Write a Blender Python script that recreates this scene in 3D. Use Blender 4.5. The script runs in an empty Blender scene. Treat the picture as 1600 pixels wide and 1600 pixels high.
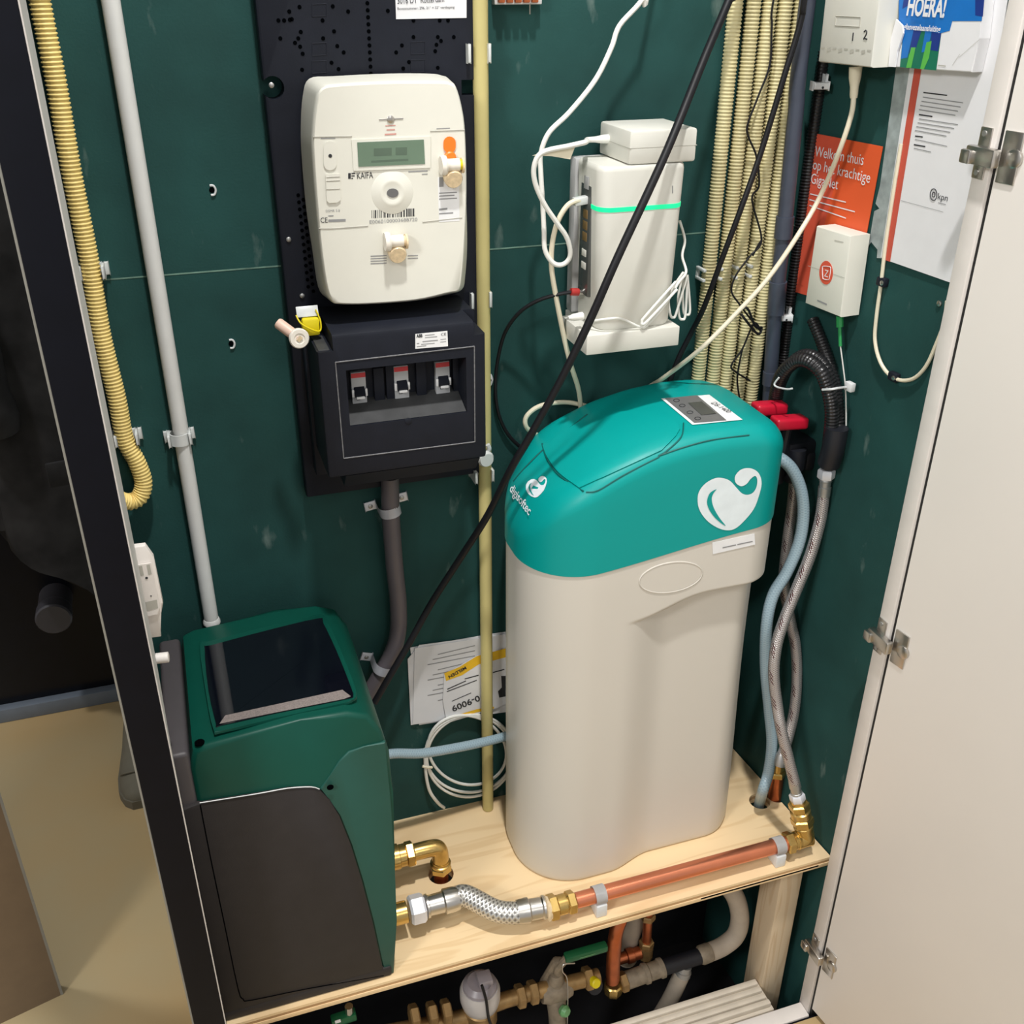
import bpy, bmesh, math, random
from mathutils import Vector as V, Matrix
from mathutils.bvhtree import BVHTree
from mathutils.geometry import tessellate_polygon
random.seed(7)
scene = bpy.context.scene
COL = scene.collection

# ------------------------------------------------------------------ camera
FP = 1592.0                                    # focal length in pixels of a 1600 px frame
ax = V((5400, -838, FP)).normalized()          # world X seen in camera axes (right, down, forward)
dn = V((-10, 2960, FP)); dn = (dn - ax * dn.dot(ax)).normalized()
az = -dn
ay = az.cross(ax)
CAM = V((0, -1.19, 1.5))
right = V((ax.x, ay.x, az.x)); down = V((ax.y, ay.y, az.y)); fwd = V((ax.z, ay.z, az.z))
cd = bpy.data.cameras.new('camera'); cam = bpy.data.objects.new('camera', cd); COL.objects.link(cam)
cd.sensor_fit = 'HORIZONTAL'; cd.sensor_width = 36; cd.lens = 36 * FP / 1600; cd.clip_start = .01
cam.matrix_world = Matrix(((right.x, -down.x, -fwd.x, CAM.x), (right.y, -down.y, -fwd.y, CAM.y),
                           (right.z, -down.z, -fwd.z, CAM.z), (0, 0, 0, 1)))
scene.camera = cam
# ------------------------------------------------------------------ light
w = bpy.data.worlds.new('room_light'); scene.world = w; w.use_nodes = True
w.node_tree.nodes['Background'].inputs[0].default_value = (1.0, 1.0, 1.0, 1)
w.node_tree.nodes['Background'].inputs[1].default_value = .52
def lamp(name, loc, power, size, tgt, col=(1, .985, .96), spread=180):
    l = bpy.data.lights.new(name, 'AREA'); l.shape = 'DISK'; l.size = size; l.energy = power; l.color = col
    l.spread = math.radians(spread)
    o = bpy.data.objects.new(name, l); COL.objects.link(o); o.location = loc
    o.rotation_euler = (V(tgt) - V(loc)).to_track_quat('-Z', 'Y').to_euler()
lamp('ceiling_spot', (.25, -.85, 3.3), 52, .12, (.25, -.25, 0))
lamp('soft_fill', (-1.6, -1.7, 2.5), 31, .5, (.2, -.1, .5))  # soft fill, added and widened to even out the front light
lamp('soft_fill', (.5, -2.7, 2.6), 8, .6, (.3, -.1, .5))  # weaker added fill from behind the camera
lamp('hall_spot', (-.75, .35, 2.6), 15, .12, (-.5, .3, 0), col=(.95, .97, 1))
vs = scene.view_settings
vs.view_transform = 'Standard'; vs.look = 'None'; vs.gamma = 1; vs.use_curve_mapping = False; vs.exposure = 0.04

# ------------------------------------------------------------------ measuring helpers
def ray(px, py):
    return right * ((px - 800) / FP) + down * ((py - 800) / FP) + fwd
def P(px, py, Y=None, Z=None, X=None):
    d = ray(px, py)
    if Y is not None: t = (Y - CAM.y) / d.y
    elif Z is not None: t = (Z - CAM.z) / d.z
    else: t = (X - CAM.x) / d.x
    return CAM + d * t
WA, WB = V((.800, 0, 0)), V((.824, -.30, 0))   # foot of the right wall, back to front
WU = (WB - WA).normalized(); WN = V((WU.y, -WU.x, 0))   # WN points into the closet
if WN.x > 0: WN = -WN
def PR(px, py, off=0.0):
    d = ray(px, py); p0 = WA + WN * off
    return CAM + d * ((p0 - CAM).dot(WN) / d.dot(WN))
def PS(pts):                                   # [(px,py,Y)...] -> points
    return [P(a, b, Y=c) for a, b, c in pts]

# ------------------------------------------------------------------ materials
def lin(c):
    return tuple(((v / 255) / 12.92 if v / 255 <= .04045 else ((v / 255 + .055) / 1.055) ** 2.4) for v in c)
MATS = {}
def mat(name, c, rough=.5, metal=0, var=.06, scale=40, bump=0, bscale=200, spec=.5, emit=None, alpha=1, trans=0, stretch=(1, 1, 1), c2=None, coat=0):
    m = bpy.data.materials.new(name); m.use_nodes = True; nt = m.node_tree; N = nt.nodes; L = nt.links
    b = N['Principled BSDF']; c = lin(c)
    tc = N.new('ShaderNodeTexCoord'); mp = N.new('ShaderNodeMapping'); mp.inputs['Scale'].default_value = stretch
    L.new(tc.outputs['Object'], mp.inputs['Vector'])
    n = N.new('ShaderNodeTexNoise'); n.inputs['Scale'].default_value = scale; n.inputs['Detail'].default_value = 5
    L.new(mp.outputs[0], n.inputs['Vector'])
    r = N.new('ShaderNodeValToRGB'); r.color_ramp.elements[0].position = .3; r.color_ramp.elements[1].position = .7
    lo = tuple(v * (1 - var) for v in c); hi = tuple(min(1, v * (1 + var)) for v in c) if c2 is None else lin(c2)
    r.color_ramp.elements[0].color = lo + (1,); r.color_ramp.elements[1].color = hi + (1,)
    L.new(n.outputs['Fac'], r.inputs['Fac']); L.new(r.outputs[0], b.inputs['Base Color'])
    b.inputs['Roughness'].default_value = rough; b.inputs['Metallic'].default_value = metal
    b.inputs['Specular IOR Level'].default_value = spec; b.inputs['Coat Weight'].default_value = coat
    if emit: b.inputs['Emission Color'].default_value = lin(emit[0]) + (1,); b.inputs['Emission Strength'].default_value = emit[1]
    if trans: b.inputs['Transmission Weight'].default_value = trans
    b.inputs['Alpha'].default_value = alpha
    if bump:
        n2 = N.new('ShaderNodeTexNoise'); n2.inputs['Scale'].default_value = bscale; L.new(mp.outputs[0], n2.inputs['Vector'])
        bp = N.new('ShaderNodeBump'); bp.inputs['Strength'].default_value = bump; bp.inputs['Distance'].default_value = .001
        L.new(n2.outputs['Fac'], bp.inputs['Height']); L.new(bp.outputs[0], b.inputs['Normal'])
    MATS[name] = m
    return m
def uvmath(m):
    N = m.node_tree.nodes; L = m.node_tree.links
    def op(o, a, b=None, c=None):
        n = N.new('ShaderNodeMath'); n.operation = o
        for i, v in enumerate((a, b, c)):
            if v is None: continue
            if isinstance(v, (int, float)): n.inputs[i].default_value = v
            else: L.new(v, n.inputs[i])
        return n.outputs[0]
    tc = N.new('ShaderNodeTexCoord'); sp = N.new('ShaderNodeSeparateXYZ'); L.new(tc.outputs['UV'], sp.inputs[0])
    return op, sp.outputs[0], sp.outputs[1]
def braid(name, c, dark, rough, metal, pu, pv, dash=None, bump=.6):   # woven pattern on tube UVs (u metres along, v turns around)
    m = mat(name, c, rough, metal, var=.1, scale=300); N = m.node_tree.nodes; L = m.node_tree.links; b = N['Principled BSDF']
    op, u, v = uvmath(m)
    a1 = op('SINE', op('ADD', op('MULTIPLY', u, 6.283 / pu), op('MULTIPLY', v, 6.283 * pv)))
    a2 = op('SINE', op('SUBTRACT', op('MULTIPLY', u, 6.283 / pu), op('MULTIPLY', v, 6.283 * pv)))
    h = op('MAXIMUM', a1, a2); f = op('MULTIPLY_ADD', h, .5, .5)
    mx = N.new('ShaderNodeMix'); mx.data_type = 'RGBA'; L.new(f, mx.inputs[0])
    mx.inputs[6].default_value = lin(dark) + (1,); mx.inputs[7].default_value = lin(c) + (1,)
    out = mx.outputs[2]
    if dash:
        s = op('ADD', op('MULTIPLY', u, 1 / .040), op('MULTIPLY', v, 2.0))
        g = op('LESS_THAN', op('FRACT', s), .42)
        k = op('LESS_THAN', op('FRACT', op('MULTIPLY', s, 7.0)), .42)
        band = op('LESS_THAN', op('FRACT', op('ADD', op('MULTIPLY', v, 3.0), .15)), .33)
        fm = op('MULTIPLY', op('MULTIPLY', g, k), band)
        m2 = N.new('ShaderNodeMix'); m2.data_type = 'RGBA'; L.new(fm, m2.inputs[0]); L.new(out, m2.inputs[6])
        m2.inputs[7].default_value = lin(dash) + (1,); out = m2.outputs[2]
    L.new(out, b.inputs['Base Color'])
    bp = N.new('ShaderNodeBump'); bp.inputs['Strength'].default_value = bump; bp.inputs['Distance'].default_value = .0008
    L.new(h, bp.inputs['Height']); L.new(bp.outputs[0], b.inputs['Normal'])
    return m
mat('green_board', (30, 69, 66), .72, spec=.25, var=.2, scale=9, bump=.25, bscale=350)
def specks(m):                                  # scuffs and pale plaster specks on the stained board
    N = m.node_tree.nodes; L = m.node_tree.links; b = N['Principled BSDF']
    src = b.inputs['Base Color'].links[0].from_socket
    tc = N.new('ShaderNodeTexCoord'); mp = N.new('ShaderNodeMapping'); mp.inputs['Scale'].default_value = (1, 1, .35)
    L.new(tc.outputs['Object'], mp.inputs[0])
    n = N.new('ShaderNodeTexNoise'); n.inputs['Scale'].default_value = 38; n.inputs['Detail'].default_value = 8; L.new(mp.outputs[0], n.inputs['Vector'])
    r = N.new('ShaderNodeValToRGB'); r.color_ramp.elements[0].position = .66; r.color_ramp.elements[0].color = (0, 0, 0, 1)
    r.color_ramp.elements[1].position = .82; r.color_ramp.elements[1].color = (.4, .4, .4, 1); L.new(n.outputs['Fac'], r.inputs[0])
    mx = N.new('ShaderNodeMix'); mx.data_type = 'RGBA'; L.new(r.outputs[0], mx.inputs[0]); L.new(src, mx.inputs[6])
    mx.inputs[7].default_value = lin((150, 165, 158)) + (1,); L.new(mx.outputs[2], b.inputs['Base Color'])
specks(MATS['green_board'])
mat('seam_tan', (104, 136, 122), .8, var=.3, scale=60)
mat('black_frame', (7, 9, 18), .55, var=.1, spec=.15)
mat('white_paint', (226, 220, 214), .45, var=.03)
mat('grey_white', (200, 200, 196), .5, var=.03)
mat('door_paint', (238, 233, 227), .5, var=.03, scale=3)
mat('near_black', (14, 14, 15), .6)
mat('steel', (200, 196, 190), .3, 1, var=.05)
mat('zinc', (178, 178, 176), .42, .8, var=.08)
mat('white_nut', (225, 226, 232), .35, .15)
mat('yellow_flex', (240, 214, 134), .5, var=.05)
mat('cream_flex', (208, 198, 152), .5, var=.07)
mat('cream_pipe', (196, 184, 124), .42, var=.08, scale=15)
mat('white_pipe', (214, 215, 212), .4, var=.03)
mat('clear_plastic', (205, 208, 206), .3, var=.04)
mat('black_plastic', (26, 29, 38), .55, spec=.2, var=.1, bump=.1, bscale=600)
mat('black_hole', (5, 6, 8), 1, spec=0)
mat('meter_white', (222, 221, 210), .42, var=.015)
mat('meter_line', (176, 174, 164), .5)
mat('lcd', (104, 126, 106), .2, var=.05)
mat('lcd_ghost', (88, 106, 90), .25)
mat('ink', (40, 42, 46), .6)
mat('ink_grey', (142, 143, 144), .6)
mat('ink_pink', (205, 150, 140), .6)
mat('orange_plastic', (238, 122, 32), .4)
mat('amber_clear', (222, 200, 164), .2, var=.15, scale=200)
mat('seal_white', (232, 226, 214), .35)
mat('yellow_plastic', (224, 205, 20), .45)
mat('pink_cap', (222, 190, 172), .45)
mat('red_strip', (196, 50, 58), .45)
mat('breaker_grey', (176, 178, 180), .45)
mat('paper', (226, 226, 228), .7, var=.02)
mat('label_white', (232, 233, 234), .5)
mat('silver_tape', (150, 160, 160), .4, var=.25, scale=60)
mat('router_white', (212, 211, 202), .45, var=.02)
mat('router_side', (168, 168, 168), .5)
mat('green_glow', (20, 190, 130), .4, emit=((8, 225, 150), .75))
mat('cable_white', (228, 228, 222), .4, var=.03)
mat('cable_cream', (222, 214, 190), .42, var=.04)
mat('cable_black', (20, 20, 24), .5, spec=.3)
mat('pvc_grey', (64, 70, 84), .4, var=.08)
mat('duct_grey', (92, 86, 90), .42, var=.12, scale=12)
mat('red_plastic', (196, 26, 52), .32)
mat('black_matte', (20, 22, 30), .55, var=.15)
mat('black_shiny', (34, 33, 35), .3, var=.2, scale=120)
mat('teal', (0, 150, 145), .42, spec=.3, var=.02, scale=3)
mat('teal_dark', (0, 92, 88), .5)
mat('tank_beige', (207, 202, 192), .38, var=.02, scale=3)
mat('dusty_black', (56, 57, 58), .6, var=.2, scale=60)
mat('worn_highlight', (112, 112, 114), .5, var=.3, scale=300)  # wear and edge highlight of the cover, both put into the colour
mat('beige_line', (178, 168, 152), .5)
mat('logo_white', (224, 234, 238), .45)
mat('panel_grey', (104, 104, 104), .4)
mat('screen_grey', (74, 76, 74), .25)
mat('copper', (222, 138, 104), .28, .85, var=.08, scale=25)
mat('copper_dull', (190, 108, 70), .35, .85, var=.16, scale=40)
mat('brass', (204, 172, 104), .27, .9, var=.12, scale=60)
mat('brass_dull', (158, 128, 84), .45, .6, var=.25, scale=60)
mat('old_grey', (138, 126, 108), .6, .2, var=.25, scale=70)
mat('lagging', (172, 160, 144), .65, var=.08)
mat('clip_grey', (214, 216, 216), .45)
mat('pump_green', (8, 70, 58), .38, spec=.3, var=.03)
mat('pump_green_side', (36, 80, 71), .45, spec=.3, var=.03)
mat('pump_black', (48, 45, 45), .55, spec=.25, var=.06, bump=.12, bscale=900)
mat('pump_grey', (70, 66, 68), .5, var=.05)
mat('gloss_black', (10, 12, 20), .04, var=.05, spec=.8)
mat('reflection_grey', (128, 118, 114), .5, var=.25, scale=500)
mat('yellow_print', (238, 190, 40), .6)
mat('blue_print', (20, 110, 190), .45)
mat('blue_dark', (24, 52, 130), .45)
mat('green_print', (18, 110, 84), .45)
mat('lime_print', (88, 176, 74), .45)
mat('orange_card', (226, 92, 48), .5, var=.05, scale=8)
mat('red_edge', (196, 84, 66), .6)
mat('logo_red', (214, 88, 64), .5)
mat('red_ring', (170, 44, 40), .5)
mat('green_clip', (40, 140, 76), .4)
mat('valve_green', (16, 92, 56), .4)
mat('green_tag', (96, 150, 96), .35)
mat('meter_dome', (196, 192, 190), .3, var=.05)
mat('dome_grey', (150, 144, 150), .35)
mat('profile_beige', (206, 196, 180), .5)
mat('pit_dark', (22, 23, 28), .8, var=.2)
mat('hall_black', (7, 9, 17), .3, spec=.3, var=.15)
mat('hall_plinth', (108, 116, 126), .5)
mat('brown_panel', (112, 94, 74), .4, var=.05)
mat('edge_grey', (130, 128, 120), .4)
mat('floor_tan', (196, 162, 110), .28, var=.1, scale=2.2, c2=(176, 162, 128))
mat('cloth_dark', (52, 51, 51), .95, var=.4, scale=14, spec=.1)
mat('skin', (176, 128, 104), .55)
mat('hair_dark', (34, 26, 22), .7)
mat('shoe_taupe', (108, 102, 86), .8)
mat('knob_dark', (70, 68, 72), .4)
braid('blue_hose', (152, 174, 184), (132, 154, 166), .25, 0, .004, 6, bump=.12)
braid('steel_braid', (218, 216, 210), (120, 116, 112), .28, .75, .0065, 9, bump=.4)
braid('hose_braid', (188, 182, 180), (122, 116, 116), .3, .6, .0032, 10, dash=(74, 26, 32), bump=.35)
def wood(name, c, cdark, ply):
    m = mat(name, c, .6, var=.05); N = m.node_tree.nodes; L = m.node_tree.links; b = N['Principled BSDF']
    tc = N.new('ShaderNodeTexCoord'); mp = N.new('ShaderNodeMapping'); mp.inputs['Scale'].default_value = (.8, 7, 7) if ply else (14, 14, 1.2)
    L.new(tc.outputs['Object'], mp.inputs[0])
    n = N.new('ShaderNodeTexNoise'); n.inputs['Scale'].default_value = 2.2; n.inputs['Detail'].default_value = 2; n.inputs['Distortion'].default_value = 1.1
    L.new(mp.outputs[0], n.inputs['Vector'])
    mu = N.new('ShaderNodeMath'); mu.operation = 'MULTIPLY'; mu.inputs[1].default_value = 34; L.new(n.outputs['Fac'], mu.inputs[0])
    si = N.new('ShaderNodeMath'); si.operation = 'SINE'; L.new(mu.outputs[0], si.inputs[0])
    r = N.new('ShaderNodeValToRGB'); r.color_ramp.elements[0].position = 0; r.color_ramp.elements[0].color = lin(cdark) + (1,)
    r.color_ramp.elements[1].position = .45; r.color_ramp.elements[1].color = lin(c) + (1,)
    ma = N.new('ShaderNodeMath'); ma.operation = 'MULTIPLY_ADD'; ma.inputs[1].default_value = .5; ma.inputs[2].default_value = .5; L.new(si.outputs[0], ma.inputs[0])
    L.new(ma.outputs[0], r.inputs[0]); L.new(r.outputs[0], b.inputs['Base Color'])
    return m
wood('plywood', (236, 208, 164), (226, 195, 149), True)
wood('ply_mid', (196, 160, 116), (176, 140, 98), True)
wood('timber', (206, 186, 156), (196, 172, 140), False)

# ------------------------------------------------------------------ mesh helpers
WL = {}
def mk(name, bm, m, parent=None, smooth=35):
    bmesh.ops.recalc_face_normals(bm, faces=bm.faces)
    me = bpy.data.meshes.new(name); bm.to_mesh(me); bm.free()
    return link(name, me, m, parent, smooth)
def link(name, me, m, parent=None, smooth=35):
    xs = [v.co for v in me.vertices]
    lo = [min(c[i] for c in xs) for i in range(3)]; hi = [max(c[i] for c in xs) for i in range(3)]
    o0 = V(((lo[0] + hi[0]) / 2, (lo[1] + hi[1]) / 2, lo[2]))
    me.transform(Matrix.Translation(-o0))
    o = bpy.data.objects.new(name, me); COL.objects.link(o)
    me.materials.append(MATS[m])
    if smooth:
        for p in me.polygons: p.use_smooth = True
        me.set_sharp_from_angle(angle=math.radians(smooth))
    WL[o.name] = o0
    if parent: o.parent = parent; o.location = o0 - WL[parent.name]
    else: o.location = o0
    return o
def tag(o, label=None, cat=None, group=None, kind=None):
    if label: o['label'] = label
    if cat: o['category'] = cat
    if group: o['group'] = group
    if kind: o['kind'] = kind
    return o
def thing(name, label, cat, loc, group=None):
    o = bpy.data.objects.new(name, None); COL.objects.link(o); o.empty_display_size = .02
    o.location = loc; WL[o.name] = V(loc)
    return tag(o, label, cat, group)
def box(x0, x1, y0, y1, z0, z1, bev=0, seg=2, bm=None):
    b = bmesh.new() if bm is None else bm
    r = bmesh.ops.create_cube(b, size=1)
    for v in r['verts']:
        v.co = V(((x0 + x1) / 2 + v.co.x * (x1 - x0), (y0 + y1) / 2 + v.co.y * (y1 - y0), (z0 + z1) / 2 + v.co.z * (z1 - z0)))
    if bev: bmesh.ops.bevel(b, geom=list({e for v in r['verts'] for e in v.link_edges}), offset=bev, segments=seg, affect='EDGES', profile=.5)
    return b
def obox(c, u, v, wv, su, sv, sw, bev=0, bm=None, seg=2):     # oriented box
    b = bmesh.new() if bm is None else bm
    r = bmesh.ops.create_cube(b, size=1)
    for q in r['verts']: q.co = V(c) + u * (q.co.x * su) + v * (q.co.y * sv) + wv * (q.co.z * sw)
    if bev: bmesh.ops.bevel(b, geom=list({e for q in r['verts'] for e in q.link_edges}), offset=bev, segments=seg, affect='EDGES', profile=.5)
    return b
def prism(pts, d, bev=0, seg=2, bm=None, bevel_front=True):   # polygon (3D points) pushed along d
    b = bmesh.new() if bm is None else bm
    a = [b.verts.new(p) for p in pts]; c = [b.verts.new(V(p) + V(d)) for p in pts]; n = len(a)
    f1 = b.faces.new(a); b.faces.new(c[::-1])
    for i in range(n): b.faces.new((a[i], c[i], c[(i + 1) % n], a[(i + 1) % n]))
    if bev: bmesh.ops.bevel(b, geom=list(f1.edges), offset=bev, segments=seg, affect='EDGES', profile=.5)
    return b
def cat(pts, n=6, closed=False):                              # Catmull-Rom
    P_ = [V(p) for p in pts]; out = []; N = len(P_)
    rng = range(N) if closed else range(N - 1)
    for i in rng:
        if closed: p0, p1, p2, p3 = P_[i - 1], P_[i], P_[(i + 1) % N], P_[(i + 2) % N]
        else: p0, p1, p2, p3 = P_[max(i - 1, 0)], P_[i], P_[i + 1], P_[min(i + 2, N - 1)]
        for k in range(n):
            t = k / n; t2 = t * t; t3 = t2 * t
            out.append(.5 * ((2 * p1) + (p2 - p0) * t + (2 * p0 - 5 * p1 + 4 * p2 - p3) * t2 + (3 * p1 - p0 - 3 * p2 + p3) * t3))
    if not closed: out.append(P_[-1])
    return out
def resample(pts, step):
    out = [pts[0]]; acc = 0
    for a, b in zip(pts, pts[1:]):
        L = (b - a).length; t = step - acc
        while t <= L: out.append(a.lerp(b, t / L)); t += step
        acc = (acc + L) % step if step else 0
    if (out[-1] - pts[-1]).length > step * .3: out.append(pts[-1])
    return out
def tube(pts, r, n=10, sm=6, corr=None, bm=None, closed=False, rfun=None):
    b = bmesh.new() if bm is None else bm
    uvl = b.loops.layers.uv.verify()
    p = cat(pts, sm, closed) if sm else [V(q) for q in pts]
    if corr: p = resample(p, corr[0] / 4)
    m = len(p); tang = []
    for i in range(m):
        a = p[i - 1] if (i > 0 or closed) else p[i]; c = p[(i + 1) % m] if (i < m - 1 or closed) else p[i]
        tang.append((c - a).normalized())
    up = V((0, 0, 1)) if abs(tang[0].z) < .9 else V((0, 1, 0))
    nrm = (up - tang[0] * up.dot(tang[0])).normalized(); rings = []; acc = 0; us = []
    for i in range(m):
        if i: acc += (p[i] - p[i - 1]).length
        us.append(acc)
        nrm = (nrm - tang[i] * nrm.dot(tang[i])).normalized(); bn = tang[i].cross(nrm)
        rr = r if not corr else r + (corr[1] if i % 4 < 2 else -corr[1])
        if rfun: rr = rfun(i / (m - 1))
        rings.append([b.verts.new(p[i] + (nrm * math.cos(6.28318 * k / n) + bn * math.sin(6.28318 * k / n)) * rr) for k in range(n)])
    for i in range(m if closed else m - 1):
        for k in range(n):
            j = (i + 1) % m
            f = b.faces.new((rings[i][k], rings[i][(k + 1) % n], rings[j][(k + 1) % n], rings[j][k]))
            uu = (us[i], us[i], us[i + 1] if i + 1 < m else us[i] + .01, us[i + 1] if i + 1 < m else us[i] + .01)
            vv = (k / n, (k + 1) / n, (k + 1) / n, k / n)
            for lp, a_, c_ in zip(f.loops, uu, vv): lp[uvl].uv = (a_, c_)
    if not closed: b.faces.new(rings[0][::-1]); b.faces.new(rings[-1])
    return b
def lathe(p0, d, prof, n=20, bm=None, cap=True):              # prof [(h, r)] along unit d from p0
    b = bmesh.new() if bm is None else bm; d = V(d).normalized()
    up = V((0, 0, 1)) if abs(d.z) < .9 else V((0, 1, 0))
    u = (up - d * up.dot(d)).normalized(); v = d.cross(u); rings = []
    for h, r in prof:
        rings.append([b.verts.new(V(p0) + d * h + (u * math.cos(6.28318 * k / n) + v * math.sin(6.28318 * k / n)) * r) for k in range(n)])
    for a, c in zip(rings, rings[1:]):
        for k in range(n): b.faces.new((a[k], a[(k + 1) % n], c[(k + 1) % n], c[k]))
    if cap: b.faces.new(rings[0][::-1]); b.faces.new(rings[-1])
    return b
def hexnut(p0, d, h, r, bm=None): return lathe(p0, d, [(0, r * .86), (h * .15, r), (h * .85, r), (h, r * .86)], 6, bm)
def loft(rings, bm=None, cap=True):
    b = bmesh.new() if bm is None else bm
    R = [[b.verts.new(p) for p in r] for r in rings]; n = len(R[0])
    for a, c in zip(R, R[1:]):
        for k in range(n): b.faces.new((a[k], a[(k + 1) % n], c[(k + 1) % n], c[k]))
    if cap: b.faces.new(R[0][::-1]); b.faces.new(R[-1])
    return b
def cut(bm, cutters):
    me = bpy.data.meshes.new('tmp'); bmesh.ops.recalc_face_normals(bm, faces=bm.faces); bm.to_mesh(me); bm.free()
    o = bpy.data.objects.new('tmp', me); COL.objects.link(o); cs = []
    for c in cutters:
        bmesh.ops.recalc_face_normals(c, faces=c.faces)
        m2 = bpy.data.meshes.new('tmpc'); c.to_mesh(m2); c.free(); q = bpy.data.objects.new('tmpc', m2); COL.objects.link(q); cs.append(q)
        md = o.modifiers.new('b', 'BOOLEAN'); md.operation = 'DIFFERENCE'; md.object = q; md.solver = 'EXACT'
    bpy.context.view_layer.update()
    r = bpy.data.meshes.new_from_object(o.evaluated_get(bpy.context.evaluated_depsgraph_get()))
    b = bmesh.new(); b.from_mesh(r)
    for q in [o] + cs: bpy.data.objects.remove(q)
    return b
FONTQ = {}
def text(s, pA, pB, h, n, m, parent, name='lettering', lift=.0004, shear=0, bold=0):
    """lettering from baseline point pA to pB, cap height h, facing n"""
    key = s; s = s if not bold else (s, bold)
    if s not in FONTQ:
        c = bpy.data.curves.new('t', 'FONT'); c.body = key; c.size = 1; c.offset = bold; c.resolution_u = 3
        o = bpy.data.objects.new('t', c); COL.objects.link(o); bpy.context.view_layer.update()
        me = bpy.data.meshes.new_from_object(o.evaluated_get(bpy.context.evaluated_depsgraph_get()))
        bpy.data.objects.remove(o); FONTQ[s] = [[v.co.copy() for v in me.vertices], [tuple(p.vertices) for p in me.polygons]]
    vs_, fs = FONTQ[s]
    x0 = min(v.x for v in vs_); x1 = max(v.x for v in vs_); pA = V(pA); pB = V(pB); n = V(n).normalized()
    u = (pB - pA); W = u.length; u.normalize(); up = n.cross(u).normalized()
    b = bmesh.new(); q = [b.verts.new(pA + u * ((v.x - x0) / (x1 - x0) * W + shear * v.y * h) + up * (v.y / .69 * h) + n * lift) for v in vs_]
    for f in fs:
        try: b.faces.new([q[i] for i in f])
        except ValueError: pass
    return mk(name, b, m, parent, 0)
def lines(quads, n, lift, m, parent, name='print'):           # flat printed strokes
    b = bmesh.new(); n = V(n).normalized()
    for pts in quads:
        try: b.faces.new([b.verts.new(V(p) + n * lift) for p in pts])
        except ValueError: pass
    o = mk(name, b, m, parent, 0)
    if len(quads) > 1: o['kind'] = 'stuff'
    return o
def row(fn, x0, y0, x1, y1, t, **k):                          # one printed line as a thin quad, fn maps pixel to surface
    return [fn(x0, y0), fn(x1, y1), fn(x1, y1 + t), fn(x0, y0 + t)]
def rring(cx, cy, a, b, r, z, n=10):
    out = []
    for sx, sy, a0 in ((1, 1, 0), (-1, 1, 90), (-1, -1, 180), (1, -1, 270)):
        for k in range(n):
            t = math.radians(a0 + 90 * k / (n - 1)); out.append(V((cx + sx * (a - r) + r * math.cos(t), cy + sy * (b - r) + r * math.sin(t), z)))
    return out
FRONT = V((0, -1, 0)); UP = V((0, 0, 1))

# ------------------------------------------------------------------ the setting
wb = tag(mk('wall_back', box(-.117, .86, .012, .03, -.2, 2.3), 'seam_tan'), 'pale backing wall behind dark green boards of the closet', kind='structure')
mk('wall_panel', box(-.117, .80, 0, .012, 1.1942, 2.3), 'green_board', wb, 0)
mk('wall_panel', box(-.117, .80, 0, .012, .284, 1.1928), 'green_board', wb, 0)
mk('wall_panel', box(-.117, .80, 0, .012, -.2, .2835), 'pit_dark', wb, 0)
mk('seam_filler', box(-.117, .80, -.0004, .012, 1.1927, 1.1943), 'seam_tan', wb, 0)
q = [WA - WU * .03, WB, WB - WN * .015, WA - WU * .03 - WN * .015]
tag(mk('wall_right', prism([p + V((0, 0, -.2)) for p in q], (0, 0, 2.5)), 'green_board', None, 0), 'dark green right side wall of the closet', kind='structure')
tag(mk('wall_left', box(-.1175, -.1105, -.281, .03, -.2, 2.3), 'hall_black', None, 0), 'dark left side wall of the closet behind the post', kind='structure')
fb = box(-2.2, 2.4, -3, -.335, -.03, 0); box(-2.2, -.1175, -.335, .9, -.03, 0, bm=fb)
tag(mk('floor', fb, 'floor_tan', None, 0), 'polished tan floor of the hall', kind='structure')
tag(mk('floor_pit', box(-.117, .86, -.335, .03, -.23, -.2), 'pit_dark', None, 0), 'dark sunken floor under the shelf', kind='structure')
tag(mk('wall_hall', box(-2.2, .9, .885, .9, .0, 2.3), 'hall_black', None, 0), 'black hall wall left of the closet', kind='structure')
tag(mk('baseboard_hall', box(-2.2, .9, .862, .885, 0, .035, .002), 'hall_plinth'), 'blue grey plinth along the black hall wall', kind='structure')
pa = P(95, 1555, Z=0); pdv = V((-.09, -.025, 0)).normalized(); pn = V((pdv.y, -pdv.x, 0))
if pn.y > 0: pn = -pn
sc_ = thing('screen_panel', 'brown panel with grey edge standing on tan floor at lower left', 'panel', pa)
mk('board', prism([pa - V((0, 0, 0)), pa + pdv * .5, pa + pdv * .5 - pn * .018, pa - pn * .018], (0, 0, 2.0)), 'brown_panel', sc_)
mk('edge_strip', prism([pa + pn * .0006, pa - pdv * .004 + pn * .0006, pa - pdv * .004 - pn * .0186, pa - pn * .0186], (0, 0, 2.0)), 'edge_grey', sc_)
# left jamb
tj = tag(mk('trim_1', prism([V((-.108, y, z)) for y, z in ((-.338, -.03), (-.333, -.03), (-.333, .70), (-.326, .80), (-.300, .88), (-.286, 1.0), (-.282, 2.3), (-.338, 2.3))], (.034, 0, 0)), 'grey_white', None, 20), 'left door jamb with black face and pale inner edge', kind='structure')
mk('jamb_face', box(-.1082, -.0745, -.344, -.338, -.03, 2.3, .0012), 'black_frame', tj)
mk('edge_bead', box(-.1102, -.1082, -.3425, -.332, -.03, 2.3), 'edge_grey', tj)
mk('edge_bead', box(-.0748, -.0735, -.3425, -.338, -.03, 2.3), 'white_paint', tj)
mk('jamb_gap_dark', box(-.1105, -.0775, -.337, -.2825, -.03, 2.3), 'hall_black', tj)  # black box added to darken the gap behind the jamb edge
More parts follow.
